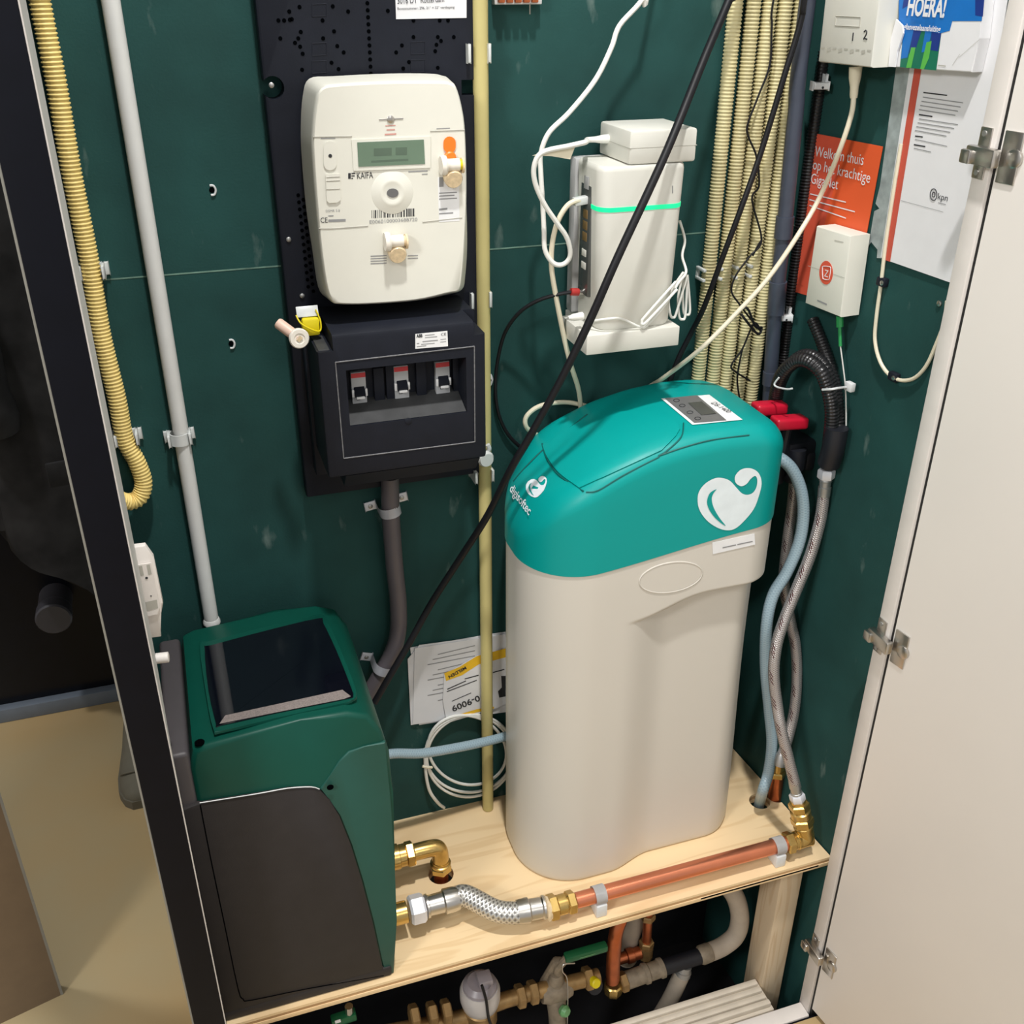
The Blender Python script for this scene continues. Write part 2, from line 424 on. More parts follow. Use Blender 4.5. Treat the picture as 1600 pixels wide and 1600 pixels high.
# right jamb, sill
tr = tag(mk('trim_2', box(.800, .86, -.3235, -.300, -.03, 2.3, .0015), 'white_paint'), 'white right door jamb carrying the door hinges', kind='structure')
mk('door_gap_dark', box(.8045, .86, -.3285, -.3235, -.03, 2.3), 'near_black', tr)  # black strip added to keep the gap beside the door dark
tag(mk('trim_3', box(-.074, .800, -.330, -.304, -.035, .0, .002), 'white_paint'), 'white sill across the bottom of the closet opening', kind='structure')
mk('sill_face', box(-.108, .86, -.336, -.331, -.2, -.002), 'black_frame', bpy.data.objects['trim_3'])
# door
hp = V((.8035, -.3285, 0)); da = math.radians(9); dd = V((math.sin(da), -math.cos(da), 0)); dnv = V((-math.cos(da), -math.sin(da), 0))
dr = tag(mk('door_1', prism([hp + V((0, 0, .012)), hp + dd * .62 + V((0, 0, .012)), hp + dd * .62 - dnv * .019 + V((0, 0, .012)), hp - dnv * .019 + V((0, 0, .012))], (0, 0, 2.2), .0012), 'door_paint'),
         'white closet door standing open on the right', kind='structure')
for hz in (P(1543, 245, Y=-.33).z, P(1378, 1010, Y=-.33).z, P(1272, 1500, Y=-.33).z):
    c = V((.8, -.312, hz))
    h = mk('hinge', obox(c + V((-.0012, .002, 0)), V((0, 1, 0)), UP, V((1, 0, 0)), .016, .05, .0024, .0008), 'steel', dr)
    b = obox(c + V((-.006, -.004, -.002)), V((0, 1, 0)), UP, V((1, 0, 0)), .040, .018, .010, .002)
    obox(c + V((-.011, .012, -.004)), V((0, 1, 0)), UP, V((1, 0, 0)), .014, .014, .008, .002, b)
    mk('hinge_arm', b, 'steel', h)
    b = obox(hp + dd * .014 + dnv * .0012 + V((0, 0, hz)), dd, UP, dnv, .022, .05, .0024, .001)
    lathe(hp + dd * .020 + dnv * .001 + V((0, 0, hz)), dnv, [(0, .009), (.003, .009), (.004, .007)], 16, b)
    mk('hinge_plate', b, 'steel', h)
    b = lathe(c + V((-.0026, .003, .019)), (-1, 0, 0), [(0, .003), (.001, .003)], 10); lathe(c + V((-.0026, .003, -.019)), (-1, 0, 0), [(0, .003), (.001, .003)], 10, b)
    mk('hinge_screw', b, 'zinc', h)

# ------------------------------------------------------------------ shelf and timber
WR = lambda y: WA.x + (WB.x - WA.x) * (y / WB.y)
sh = thing('plywood_shelf', 'light plywood shelf spanning the closet under pump and water softener', 'shelf', (.35, -.14, .282))
e1 = P(689, 1366, Z=.3); e2 = P(1187, 1252, Z=.3); e3 = P(1213, 1243, Z=.3)
def slab(z0, z1, yf=-.281):
    return prism([V((-.1095, 0, z0)), V((-.1095, yf, z0)), V((WR(yf) - .002, yf, z0)), V((.798, 0, z0))], (0, 0, z1 - z0))
def holes(): return [lathe((e1.x, e1.y, .25), UP, [(0, .019), (.1, .019)], 24), lathe((e2.x, e2.y, .25), UP, [(0, .017), (.1, .017)], 24), lathe((e3.x, e3.y, .25), UP, [(0, .016), (.1, .016)], 24)]
mk('top_ply', cut(slab(.2955, .3), holes()), 'plywood', sh)
mk('core_ply', cut(slab(.2895, .2955, -.2796), holes()), 'ply_mid', sh)
mk('core_ply', cut(slab(.2860, .2895, -.2810), holes()), 'plywood', sh)
mk('bottom_ply', cut(slab(.2815, .2860, -.2800), holes()), 'plywood', sh)
mk('split_edge', box(.60, .80, -.2814, -.2802, .2866, .2892), 'black_hole', sh)
tag(mk('timber_post', box(.757, .797, -.255, -.205, -.2, .2812, .002), 'timber'), 'upright timber post carrying the right end of the plywood shelf', 'post')

# ------------------------------------------------------------------ left conduits
tag(mk('corrugated_conduit', tube([V((-.084, -.014, 2.2)), V((-.084, -.014, 1.7)), P(62, 0, Y=-.014), P(88, 130, Y=-.014), P(112, 270, Y=-.014), P(138, 400, Y=-.014), P(158, 520, Y=-.014), P(182, 620, Y=-.016),
    P(195, 685, Y=-.016), P(213, 720, Y=-.016), P(224, 752, Y=-.016), P(219, 775, Y=-.018), P(203, 784, Y=-.022), P(185, 780, Y=-.03), P(168, 770, Y=-.04)], .0098, 14, 8, (.0042, .0007)), 'yellow_flex', None, 60),
    'yellow corrugated conduit curling under at its foot beside left jamb', 'conduit')
def clipY(name, px, py, label, r=.0095, hh=.014, m='clear_plastic', wide=.008, Y=-.012, ang=0, group='saddle clips on the back wall'):
    c = P(px, py, Y=Y); u = V((math.cos(ang), 0, math.sin(ang))); v = V((-math.sin(ang), 0, math.cos(ang)))
    t = thing(name, label, 'clip', V((c.x, 0, c.z)), group)
    mk('base', obox(V((c.x, -.0024, c.z)), u, v, V((0, 1, 0)), 2 * r + wide * 2, hh, .0045, .001), m, t)
    for s in (-1, 1): mk('jaw', obox(V((c.x, (Y - .010) / 2, c.z)) + u * s * (r + .0022), u, v, V((0, 1, 0)), .0034, hh, .010 - Y, .001), m, t)
    return t
clipY('saddle_clip', 144, 424, 'clear saddle clip on the yellow corrugated conduit near the wall seam')
clipY('saddle_clip', 198, 684, 'clear saddle clip on the yellow corrugated conduit just above its curl')
wc = thing('rigid_conduit', 'white rigid conduit running down the wall to the pump', 'conduit', P(334, 985, Y=-.012))
a, b_ = P(163, -60, Y=-.012), P(331, 972, Y=-.012)
mk('pipe', tube([a - (b_ - a).normalized() * .68, b_], .0092, 18, 0), 'white_pipe', wc)
dv = (b_ - a).normalized()
mk('end_collar', lathe(b_ - dv * .006, dv, [(0, .0096), (.004, .0112), (.007, .0112), (.0075, .008)], 18), 'white_pipe', wc)
mk('threaded_end', lathe(b_ + dv * .0015, dv, [(0, .006), (.006, .0065), (.007, .005), (.014, .0048)], 14), 'steel', wc)
c = clipY('saddle_clip', 281, 684, 'clear saddle clip holding the white rigid conduit', r=.0098, ang=math.radians(2))
cb0 = P(281, 684, Y=-.012)
mk('clip_band', lathe(cb0 - dv * .007, dv, [(0, .0104), (0, .0118), (.014, .0118), (.014, .0104)], 20, cap=False), 'clear_plastic', c)
for px, py, lb in ((331, 297, 'small torn wall plug high between white conduit and black board'), (361, 537, 'small torn wall plug below the wall seam')):
    c = P(px, py, Y=0); b = bmesh.new(); tube([c + V((.004 * math.cos(t), -.001, .0055 * math.sin(t))) for t in (-2, -1, 0, 1, 2)], .0012, 6, 3, bm=b)
    t = thing('wall_plug', lb, 'wall plug', c, 'torn wall plugs'); mk('rim', b, 'clip_grey', t)
    mk('bore', lathe(c + V((0, -.0003, 0)), (0, -1, 0), [(0, .003), (.0003, .003)], 12), 'black_hole', t)

# ------------------------------------------------------------------ meter board
mb = thing('meter_board', 'black perforated mounting board behind electricity meter', 'board', P(620, 770, Y=0))
x0, x1 = .117, .349; zt = 1.95; zb_ = P(620, 757, Y=0).z
pl = box(x0, x1, -.022, -.001, P(495, 775, Y=-.02).z, zt, .003)
cuts = []
c = P(436, 137, Y=-.022); cuts.append(lathe((c.x - .006, -.05, c.z), (0, 1, 0), [(0, .0115), (.08, .0115)], 20))
c = P(728, 137, Y=-.022); cuts.append(box(c.x - .005, c.x + .02, -.05, .02, c.z - .008, c.z + .008))
mk('plate', cut(pl, cuts), 'black_plastic', mb)
pts = [(452, 18), (468, 11), (456, 30), (435, 32), (444, 32), (453, 31), (504, 32), (544, 18), (520, 10), (606, 17), (438, 60), (461, 67), (466, 60), (470, 50), (505, 60), (522, 49), (469, 73), (473, 84), (527, 72), (537, 82), (518, 98), (529, 108), (472, 109),
       (619, 82), (628, 71), (630, 107), (639, 97), (646, 58), (646, 32), (684, 58), (709, 58), (689, 64), (682, 70), (680, 80), (684, 106), (700, 32), (687, 32)]
for k in range(12): pts += [(574 + k * .55, 5 + k * 11)]
for k in range(14):
    pts += [(466 + k * 1.2, 305 + k * 11), (474 + k * 1.2, 312 + k * 11)]
b = bmesh.new()
for px, py in pts:
    c = P(px, py, Y=-.0222); lathe(c, (0, -1, 0), [(0, .0021), (.0003, .0021)], 10, b)
tag(mk('perforation', b, 'black_hole', mb), kind='stuff')
b = bmesh.new()
for x_, y_ in ((488, 7), (488, 68), (488, 96), (642, 66), (642, 94)):
    p1, p2, p3, p4 = [P(x_ + d, y_ + e, Y=-.022) for d, e in ((0, 0), (22, -1), (22, 18), (0, 19))]
    for s, e in ((p1, p2), (p2, p3), (p3, p4), (p4, p1)): tube([s, e], .0005, 5, 0, bm=b)
tag(mk('moulded_frame', b, 'black_plastic', mb), kind='stuff')
for px, py in ((424, 133), (472, 462), (451, 374), (728, 478)):
    c = P(px, py, Y=-.0222); mk('screw', lathe(c, (0, -1, 0), [(0, .0028), (.0012, .0028), (.002, .0016)], 12), 'zinc', mb)
pp = thing('address_label', 'white printed address label at the top of the black board', 'label', P(674, 30, Y=-.0222))
mk('sheet', prism([P(617, -20, Y=-.0226), P(729, -24, Y=-.0226), P(729, 28, Y=-.0226), P(619, 30, Y=-.0226)], (0, .0004, 0)), 'paper', pp, 0)
text('3016 DT  Rotterdam', P(621, 6, Y=-.0227), P(694, 3, Y=-.0227), .0058, FRONT, 'ink', pp)
text('Bovennummer: 296, 21\u00b0 = 32\u00b0 verdieping', P(621, 15.5, Y=-.0227), P(710, 13, Y=-.0227), .0024, FRONT, 'ink', pp)

# ------------------------------------------------------------------ electricity meter
FY = -.10
em = thing('electricity_meter', 'white electricity meter with grey display on the black board', 'electricity meter', P(605, 470, Y=-.05))
fo = cat([P(x, y, Y=FY) for x, y in ((501, 137), (530, 131), (610, 127), (685, 127), (704, 129), (713, 136), (722, 168), (727, 210), (729, 300), (726, 380), (722, 430), (717, 453), (700, 458), (650, 469), (575, 475), (530, 475), (519, 471), (510, 452), (501, 395), (494, 322), (488, 240), (488, 205), (493, 160))], 4, True)
bo = cat([P(x, y, Y=-.03) for x, y in ((483, 123), (520, 119), (605, 115), (670, 115), (690, 118), (702, 125), (716, 160), (724, 210), (728, 300), (730, 380), (727, 430), (722, 452), (700, 460), (650, 470), (575, 475), (527, 474), (511, 466), (497, 448), (488, 390), (478, 322), (471, 240), (470, 195), (473, 150))], 4, True)
ctr = sum(fo, V()) / len(fo)
def insetring(r, k, y): return [V((ctr.x + (p.x - ctr.x) * k, y, ctr.z + (p.z - ctr.z) * (1 - (1 - k) * .75))) for p in r]
rings = [bo, [p.lerp(q, .45) for p, q in zip(bo, fo)], [p.lerp(q, .9) for p, q in zip(bo, fo)], insetring(fo, .992, FY - .0015), insetring(fo, .975, FY - .003)]
mk('body', loft(rings), 'meter_white', em, 40)
MF = FY - .003
M = lambda x, y: P(x, y, Y=MF)
mk('display_frame', prism([M(549, 218), M(672, 213), M(672, 262), M(552, 267)], (0, -.0012, 0), .001), 'meter_white', em)
d_ = mk('display', prism([P(x, y, Y=MF - .0013) for x, y in ((558, 222.5), (662, 218), (664, 256), (560, 260.5))], (0, -.0005, 0)), 'lcd', em)
lines([row(lambda x, y: P(x, y, Y=MF - .0018), 584, 232, 612, 231, 12), row(lambda x, y: P(x, y, Y=MF - .0018), 618, 230.5, 636, 230, 12), row(lambda x, y: P(x, y, Y=MF - .0018), 580, 251, 638, 248, 3)], FRONT, .0001, 'lcd_ghost', d_)
b = bmesh.new()
for l in (((489, 214), (550, 213)), ((672, 205), (726, 203)), ((498, 357), (520, 357), (575, 353)), ((660, 347), (722, 340))):
    tube([M(*p) for p in l], .0007, 6, 2, bm=b)
tag(mk('cover_joint', b, 'meter_line', em), kind='stuff')
def pill(cx, cy, w_, h_, Y=MF, n=8):
    o = []; r = w_ / 2
    for k in range(n + 1): t = math.pi * k / n; o.append(P(cx - r * math.cos(t), cy - h_ / 2 + r - r * math.sin(t), Y=Y))
    for k in range(n + 1): t = math.pi * k / n; o.append(P(cx + r * math.cos(t), cy + h_ / 2 - r + r * math.sin(t), Y=Y))
    return o
bt = mk('button', prism(pill(515.5, 243, 20, 46), (0, -.0012, 0), .0008), 'meter_white', em)
mk('button_dot', lathe(P(516, 243.5, Y=MF - .0012), (0, -1, 0), [(0, .0019), (.0003, .0019)], 12), 'ink', bt)
sl = mk('slot_cover', prism([M(508, 272), M(530, 271), M(532, 312), M(527, 316), M(514, 317), M(510, 313)], (0, -.0016, 0), .001), 'meter_white', em)
b = bmesh.new()
for yy in (277, 283, 296): tube([P(510, yy, Y=MF - .0017), P(531, yy - 1, Y=MF - .0017)], .0005, 5, 0, bm=b)
tag(mk('slot_rib', b, 'meter_line', sl), kind='stuff')
c = M(613, 301)
op_ = mk('optical_port', lathe(c, (0, -1, 0), [(0, .0225), (.0003, .022), (.0004, .0145), (.0010, .0135), (.0010, .0105), (.0007, .0095)], 32), 'meter_white', em)
mk('sensor_window', prism(pill(613.5, 301.5, 19, 14, MF - .0042) if False else [P(613.5 + 9.5 * math.cos(t) * (1 if abs(math.cos(t)) < .7 else .95), 301.5 + 7 * math.sin(t), Y=MF - .0011) for t in [6.283 * k / 18 for k in range(18)]], (0, -.0004, 0)), 'panel_grey', op_)
b = bmesh.new()
tube([M(592, 187), M(630, 185)], .0008, 6, 0, bm=b); lathe(M(610, 186), (0, -1, 0), [(0, .0038), (.0012, .0038), (.0018, .0028)], 14, b)
mk('cover_screw', b, 'steel', em)
lines([row(M, 602, 196, 618, 195, 1.5), row(M, 604, 202, 617, 201.5, 2), row(M, 601, 209, 619, 208, 2.5)], FRONT, .0003, 'ink_pink', em)
text('KAIFA', M(558, 279.5), M(583, 278), .0064, FRONT, 'ink', em)
lines([row(M, 544, 270.5, 548, 270.3, 9), row(M, 549, 270.2, 555, 269.9, 1.8), row(M, 549, 274, 554, 273.8, 1.8), row(M, 549, 277.8, 551.5, 277.7, 1.8)], FRONT, .0003, 'ink', em, 'emblem')
random.seed(3); qs = []; x = 580.5
while x < 648:
    w1 = random.choice((.8, .8, 1.4, 2.2)); yy = 328.5 - (x - 580) * .045; qs.append([M(x, yy), M(x + w1, yy), M(x + w1, yy + 12.5), M(x, yy + 12.5)]); x += w1 + random.choice((.9, 1.2, 2.2))
lines(qs, FRONT, .0003, 'ink', em, 'barcode')
text('E0060100003688720', M(577.5, 349.5), M(652, 345.2), .0036, FRONT, 'ink_grey', em)
text('DSMR 5.0', M(509, 331.5), M(531, 330.5), .0024, FRONT, 'ink_grey', em)
text('CE', M(501, 348), M(512, 347.5), .0052, FRONT, 'ink', em)
lines([row(M, 513, 343, 540, 342, 4), row(M, 513, 336.5, 521, 336.2, 1.6), row(M, 501, 215.5, 524, 215, 1.6), row(M, 638, 267.5, 668, 266, 1.8), row(M, 659, 271.5, 668, 271, 1.6), row(M, 682, 200.3, 703, 199.5, 1.3)]
      + [row(M, 579, 399.5 + 3.9 * k, 604, 398.5 + 3.9 * k, 1.5) for k in range(4)] + [row(M, 637, 399 + 4 * k, 653, 398.4 + 4 * k, 1.2) for k in range(2)], FRONT, .0003, 'ink_grey', em)
st = mk('side_sticker', prism([M(684, 277), M(717, 275), M(718, 345), M(686, 347)], (0, -.0003, 0)), 'label_white', em, 0)
S_ = lambda x, y: P(x, y, Y=MF - .0003)
lines([row(S_, 686, 301 + 4.6 * k, 714 - 4 * (k % 2), 299.5 + 4.6 * k, 1.8) for k in range(3)] + [row(S_, 686, 277, 693, 276.6, 15), row(S_, 686, 326, 699, 324.5, 3), row(S_, 686, 333, 708, 331.5, 2)], FRONT, .0002, 'ink_grey', st)
ok = mk('orange_tab', prism(pill(702, 226, 19, 26, MF), (0, -.0015, 0), .0008), 'orange_plastic', em)
mk('orange_screw', lathe(P(702.5, 246, Y=MF), (0, -1, 0), [(0, .0065), (.003, .0065), (.0042, .005)], 16), 'orange_plastic', em)
for (sx, sy) in ((702, 262), (615, 380)):
    c = M(sx, sy)
    s = mk('seal', lathe(c + V((.002, 0, -.008)), (0, -1, -.25), [(0, .008), (.002, .0098), (.010, .0098), (.012, .0085)], 22), 'amber_clear', em)
    mk('seal_drum', lathe(c + V((-.0115, -.008, .004)), (1, 0, 0), [(0, .0095), (.004, .0105), (.006, .0095), (.006, .0065), (.02, .0065)], 18), 'seal_white', s)
    mk('seal_core', lathe(c + V((.0, -.0085, .004)), (1, 0, 0), [(0, .0055), (.011, .0055)], 12), 'yellow_plastic' if sx > 650 else 'amber_clear', s)
    mk('seal_ring', lathe(c + V((.011, -.008, .003)), (1, 0, 0), [(0, .008), (.002, .008)], 16), 'amber_clear', s)

# ------------------------------------------------------------------ fuse box
GY = -.13
fx = thing('fuse_box', 'black fuse box with three breakers below the electricity meter', 'fuse box', P(620, 750, Y=-.06))
g = lambda x, y: P(x, y, Y=GY)
xl, xr = g(515, 640).x, g(760, 640).x; zt = g(640, 512).z; zbt = g(520, 748).z
ntch = box(xl - .02, g(517, 521).x + .001, GY - .02, -.06, zt - .018, zt + .03)
b = box(xl - .008, xr, GY, -.022, zbt, zt, .004)
mk('housing', cut(b, [ntch, box(xr - .014, xr + .02, GY - .02, GY + .045, zt - .016, zt + .02), box(g(542, 600).x, g(729, 600).x, GY - .02, GY + .042, g(640, 655).z, g(640, 568).z)]), 'black_plastic', fx, 30)
mk('lower_skirt', prism([V((xl + .012, -.03, zbt - .022)), V((xl + .012, GY + .02, zbt - .022)), V((xl + .012, GY + .002, zbt)), V((xl + .012, -.03, zbt))], (xr - xl - .02, 0, 0), .001), 'black_plastic', fx)
mk('mounting_flange', box(xl - .012, xl + .01, -.045, -.022, zbt - .035, zt - .03, .002), 'black_plastic', fx)
b = bmesh.new()
fr = [g(524, 566), g(741, 541), g(742, 690), g(537, 716)]
for i in range(4): tube([fr[i] + V((0, -.0004, 0)), fr[(i + 1) % 4] + V((0, -.0004, 0))], .0007, 6, 0, bm=b)
mk('cover_edge', b, 'worn_highlight', fx)
# sloping tray below the breakers
x0_, x1_ = g(542, 600).x + .0005, g(729, 600).x - .0005
tz = g(640, 655).z
mk('tray', prism([V((x0_, GY + .0418, tz + .0005)), V((x0_, GY + .002, tz + .0005)), V((x0_, GY + .0418, tz + .016))], (x1_ - x0_, 0, 0)), 'dusty_black', fx)
mk('tray_stud', lathe(g(638, 658) + V((0, .0005, 0)), (0, -1, 0), [(0, .004), (.001, .004), (.0015, .003)], 16), 'black_plastic', fx)
BY = GY + .034
for k, (bx, by) in enumerate(((561, 608), (627.5, 598), (692, 591))):
    c = P(bx, by, Y=BY); hw, hh = .0085, .0205
    br = mk('breaker', box(c.x - hw, c.x + hw, BY, BY + .0078, c.z - hh, c.z + hh, .0008), 'breaker_grey', fx)
    mk('breaker_stripe', box(c.x - hw + .0003, c.x + hw - .0003, BY - .0004, BY, c.z + hh - .0065, c.z + hh - .001), 'red_strip', br)
    mk('toggle', prism([V((c.x - .006, BY, c.z + .003)), V((c.x - .006, BY - .008, c.z - .004)), V((c.x - .006, BY - .0065, c.z - .008)), V((c.x - .006, BY, c.z - .007))], (.012, 0, 0), .0006), 'black_plastic', br)
    mk('toggle_tip', box(c.x - .0048, c.x + .0048, BY - .0085, BY - .006, c.z - .0095, c.z - .0065, .0006), 'label_white', br)
    mk('breaker_cheek', box(c.x + .0062, c.x + hw + .0005, BY - .004, BY, c.z - .008, c.z + .001, .0006), 'label_white', br)
    mk('breaker_cheek', box(c.x - hw - .0005, c.x - .0062, BY - .004, BY, c.z - .008, c.z + .001, .0006), 'label_white', br)
    mk('indicator', box(c.x - .0035, c.x + .0005, BY - .0003, BY, c.z - .0135, c.z - .0112), 'ink', br)
for px, py in ((593, 604), (612, 600), (659, 594), (716, 588)):
    c = P(px, py, Y=BY); mk('blanking_cover', box(c.x - .006, c.x + .006, BY + .001, BY + .0078, c.z - .0205, c.z + .022, .001), 'black_plastic', fx)
lb = mk('rating_label', prism([P(x, y, Y=GY - .0004) for x, y in ((649, 522), (699, 517), (700, 541), (649, 545))], (0, .0003, 0)), 'label_white', fx, 0)
L_ = lambda x, y: P(x, y, Y=GY - .0004)
text('ABB', L_(650.5, 527.5), L_(660, 526.6), .0036, FRONT, 'ink', lb, bold=.04)
text('CE', L_(689, 524.5), L_(697, 523.8), .003, FRONT, 'ink', lb)
lines([row(L_, 664, 523.5, 679, 522, 1.2), row(L_, 664, 527, 683, 525.3, 1.2), row(L_, 660, 533, 684, 530.8, 1.6), row(L_, 651, 536, 655, 535.6, 1.6), row(L_, 651, 541, 666, 539.5, 1.2), row(L_, 658, 537.5, 679, 535.6, 1.2), row(L_, 688, 530, 697, 529, 1), row(L_, 688, 534, 697, 533, 1)], FRONT, .0002, 'ink_grey', lb)
mk('dusty_cap', box(xl - .006, g(517, 521).x - .002, -.125, -.075, zt - .0195, zt - .017, .001), 'dusty_black', fx)  # thin dusty cap in the notched left corner
# loose seals at its left corner
c = P(487, 507, Y=-.085)
ys = thing('yellow_lead_seal', 'bright yellow plastic seal with wire at corner of the fuse box', 'seal', c)
mk('seal_body', box(c.x - .011, c.x + .0085, c.y - .005, c.y + .006, c.z - .012, c.z + .008, .003), 'yellow_plastic', ys)
mk('clear_flap', obox(c + V((-.003, .004, .014)), V((1, 0, 0)), V((0, .5, .87)), V((0, -.87, .5)), .024, .012, .0015, .0005), 'clear_plastic', ys)
mk('wire', tube([c + V((-.016, 0, .012)), c + V((-.012, -.006, .004)), c + V((0, -.0075, -.004)), c + V((.008, -.006, -.006)), c + V((.0095, -.003, .004)), c + V((.006, .002, .016))], .0009, 6), 'yellow_plastic', ys)
c = P(466, 528, Y=-.10)
ps = thing('round_seal', 'pinkish cylinder seal with round white end left of the fuse box', 'seal', c)
ax_ = (P(436, 508, Y=-.09) - P(463, 528, Y=-.10)).normalized()
mk('stem', lathe(c, ax_, [(0, .0062), (.026, .0062), (.028, .005)], 16), 'pink_cap', ps)
mk('end_disc', lathe(c + V((0, .002, 0)), (0.1, -1, .1), [(0, .0105), (.006, .0112), (.008, .0100), (.008, .0060), (.007, .0055)], 24), 'seal_white', ps)
mk('core', obox(c + V((.0008, -.0058, .0007)), V((.7, 0, .7)), V((-.7, 0, .7)), V((0, 1, 0)), .0062, .004, .001), 'amber_clear', ps)

# ------------------------------------------------------------------ centre cream conduit + clips
cc = [P(743, -60, Y=-.03), P(744, 200, Y=-.03), P(746, 420, Y=-.03), P(750, 700, Y=-.025), P(754, 900, Y=-.02), P(757, 1100, Y=-.016), P(758, 1243, Y=-.013)]
cc = [V((.3535 + (0 if i < 3 else 0), -.014, z)) for i, z in enumerate((1.53, .302))]
tag(mk('cream_conduit', tube([V((.3535, -.0202, 2.2)), V((.3535, -.0202, .9)), V((.3525, -.0202, .301))], .0088, 18, 0), 'cream_pipe'), 'smooth cream conduit running down the middle of the wall to the shelf', 'conduit')
clipY('saddle_clip', 745, 83, 'white saddle clip at the top of the smooth cream conduit', r=.0092, hh=.018, wide=.004, Y=-.02)
clipY('saddle_clip', 749, 467, 'white saddle clip on smooth cream conduit beside bottom of meter', r=.0092, hh=.018, wide=.004, Y=-.02)
t = clipY('saddle_clip', 754, 741, 'white saddle clip on smooth cream conduit below the fuse box', r=.0092, hh=.016, wide=.005, Y=-.02)
c = P(757, 715, Y=-.034)
sl2 = thing('clear_screw_seal', 'clear plastic screw seal on the cream conduit below fuse box', 'seal', c)
mk('seal_cap', lathe(c, (.1, -1, 0), [(0, .010), (.005, .011), (.009, .009), (.009, .005)], 20), 'clear_plastic', sl2)
mk('seal_tail', tube([c + V((.003, 0, .006)), c + V((.006, -.002, .013)), c + V((.004, -.002, .019))], .003, 8), 'clear_plastic', sl2)
mk('seal_shank', lathe(c + V((-.0, .0, 0)), (-1, 0, .1), [(0, .005), (.014, .005)], 10), 'amber_clear', sl2)
c = P(765, 591, Y=-.004)
hk = thing('cable_hook', 'small white hook on the wall right of the fuse box', 'hook', c)
mk('hook_plate', prism(cat([P(x, y, Y=-.004) for x, y in ((762, 581), (768, 585), (771, 594), (767, 604), (762, 602), (764, 592))], 3, True), (0, .004, 0), .001), 'clip_grey', hk)
mk('hook_eye', lathe(P(765.5, 594, Y=-.0042), (0, -1, 0), [(0, .0022), (.0003, .0022)], 10), 'black_hole', hk)
# terminal at the top edge
c = P(808, 4, Y=-.01)
tm = thing('terminal_strip', 'brown terminal strip at the very top of the wall', 'terminal strip', c)
mk('strip_base', box(P(772, 5, Y=-.01).x, P(846, 5, Y=-.01).x, -.012, 0, P(808, 7, Y=-.01).z, P(808, -20, Y=-.01).z, .001), 'clip_grey', tm)
for k in range(5): mk('terminal', box(P(776 + 13 * k, 5, Y=-.01).x, P(786 + 13 * k, 5, Y=-.01).x, -.018, -.012, P(808, 4, Y=-.01).z, P(808, -20, Y=-.01).z, .001), 'copper_dull', tm)
mk('stub_wire', tube([P(828, 5, Y=-.012), P(828, 22, Y=-.008)], .0008, 6, 0), 'zinc', tm)

# ------------------------------------------------------------------ grey duct below the fuse box
dk = thing('grey_duct', 'thick grey duct bending away below the fuse box', 'duct', P(560, 1150, Y=-.02))
dp = [P(609, 745, Y=-.028), P(611, 810, Y=-.026), P(616, 880, Y=-.024), P(622, 940, Y=-.022), P(622, 985, Y=-.022), P(612, 1022, Y=-.022), P(590, 1062, Y=-.022), P(565, 1105, Y=-.0205), P(545, 1150, Y=-.019)]
mk('pipe', tube(dp, .0118, 18, 6), 'duct_grey', dk)
for (px, py, ang, lb) in ((609, 796, math.radians(8), 'zinc saddle with two ears on the grey duct right under fuse box'), (600, 1043, math.radians(-20), 'zinc saddle with two ears on lower bend of the grey duct')):
    c = P(px, py, Y=-.025); u = V((math.cos(ang), 0, math.sin(ang))); v = V((-math.sin(ang), 0, math.cos(ang)))
    t = thing('pipe_saddle', lb, 'pipe saddle', V((c.x, 0, c.z)), 'zinc saddles on the grey duct')
    arc = [V((c.x, -.0255, c.z)) + u * (.0142 * math.cos(a_)) + V((0, -1, 0)) * (.0135 * math.sin(a_)) for a_ in [math.pi * k / 12 for k in range(13)]]
    arc = [V((c.x, 0, c.z)) + u * .0142] + arc + [V((c.x, 0, c.z)) - u * .0142]
    b = bmesh.new()
    R = [[b.verts.new(p + v * s) for s in (-.007, .007)] for p in arc]
    for r1, r2 in zip(R, R[1:]): b.faces.new((r1[0], r2[0], r2[1], r1[1]))
    bmesh.ops.solidify(b, geom=b.faces[:], thickness=.0012)
    mk('strap', b, 'white_nut', t)
    for s in (-1, 1):
        e = V((c.x, -.0015, c.z)) + u * s * .0215
        mk('ear', obox(e, u, v, V((0, 1, 0)), .016, .013, .0025, .0012), 'white_nut', t)
        mk('ear_screw', lathe(e + V((0, -.0012, 0)), (0, -1, 0), [(0, .0032), (.001, .0032), (.0016, .002)], 10), 'zinc', t)

# ------------------------------------------------------------------ papers and cable coil low on the wall
pf = thing('paper_bundle', 'folded white papers tucked behind the cream conduit', 'papers', P(700, 1130, Y=-.004))
for k, pts in enumerate((((641, 1012), (790, 987), (795, 1110), (655, 1133)), ((637, 1030), (655, 1008), (790, 990), (790, 1110), (642, 1133)), ((648, 1013), (790, 991), (796, 1112), (645, 1132)))):
    mk('sheet', prism([P(x, y, Y=-.0016 - .0013 * k) for x, y in pts], (0, .0006, 0)), 'paper', pf, 0)
F_ = lambda x, y: P(x, y, Y=-.0043)
lines([row(F_, 684 - (k % 3) * 8, 1022 + 8 * k, 742, 1008 + 8 * k, 1.3) for k in range(10)], FRONT, .0002, 'ink_grey', pf)
nc = thing('notice_card', 'notice card with yellow band and upside down number 0-9009', 'card', P(740, 1125, Y=-.006))
mk('card', prism([P(x, y, Y=-.0065) for x, y in ((694, 1055), (722, 1038), (745, 1025), (790, 1014), (796, 1098), (772, 1108), (698, 1130), (692, 1095))], (0, .0006, 0)), 'paper', nc, 0)
N_ = lambda x, y: P(x, y, Y=-.0066)
lines([[N_(694, 1052), N_(718, 1042), N_(745, 1025), N_(790, 1013), N_(790, 1027), N_(748, 1038), N_(722, 1055), N_(697, 1064)]], FRONT, .0001, 'yellow_print', nc, 'yellow_band')
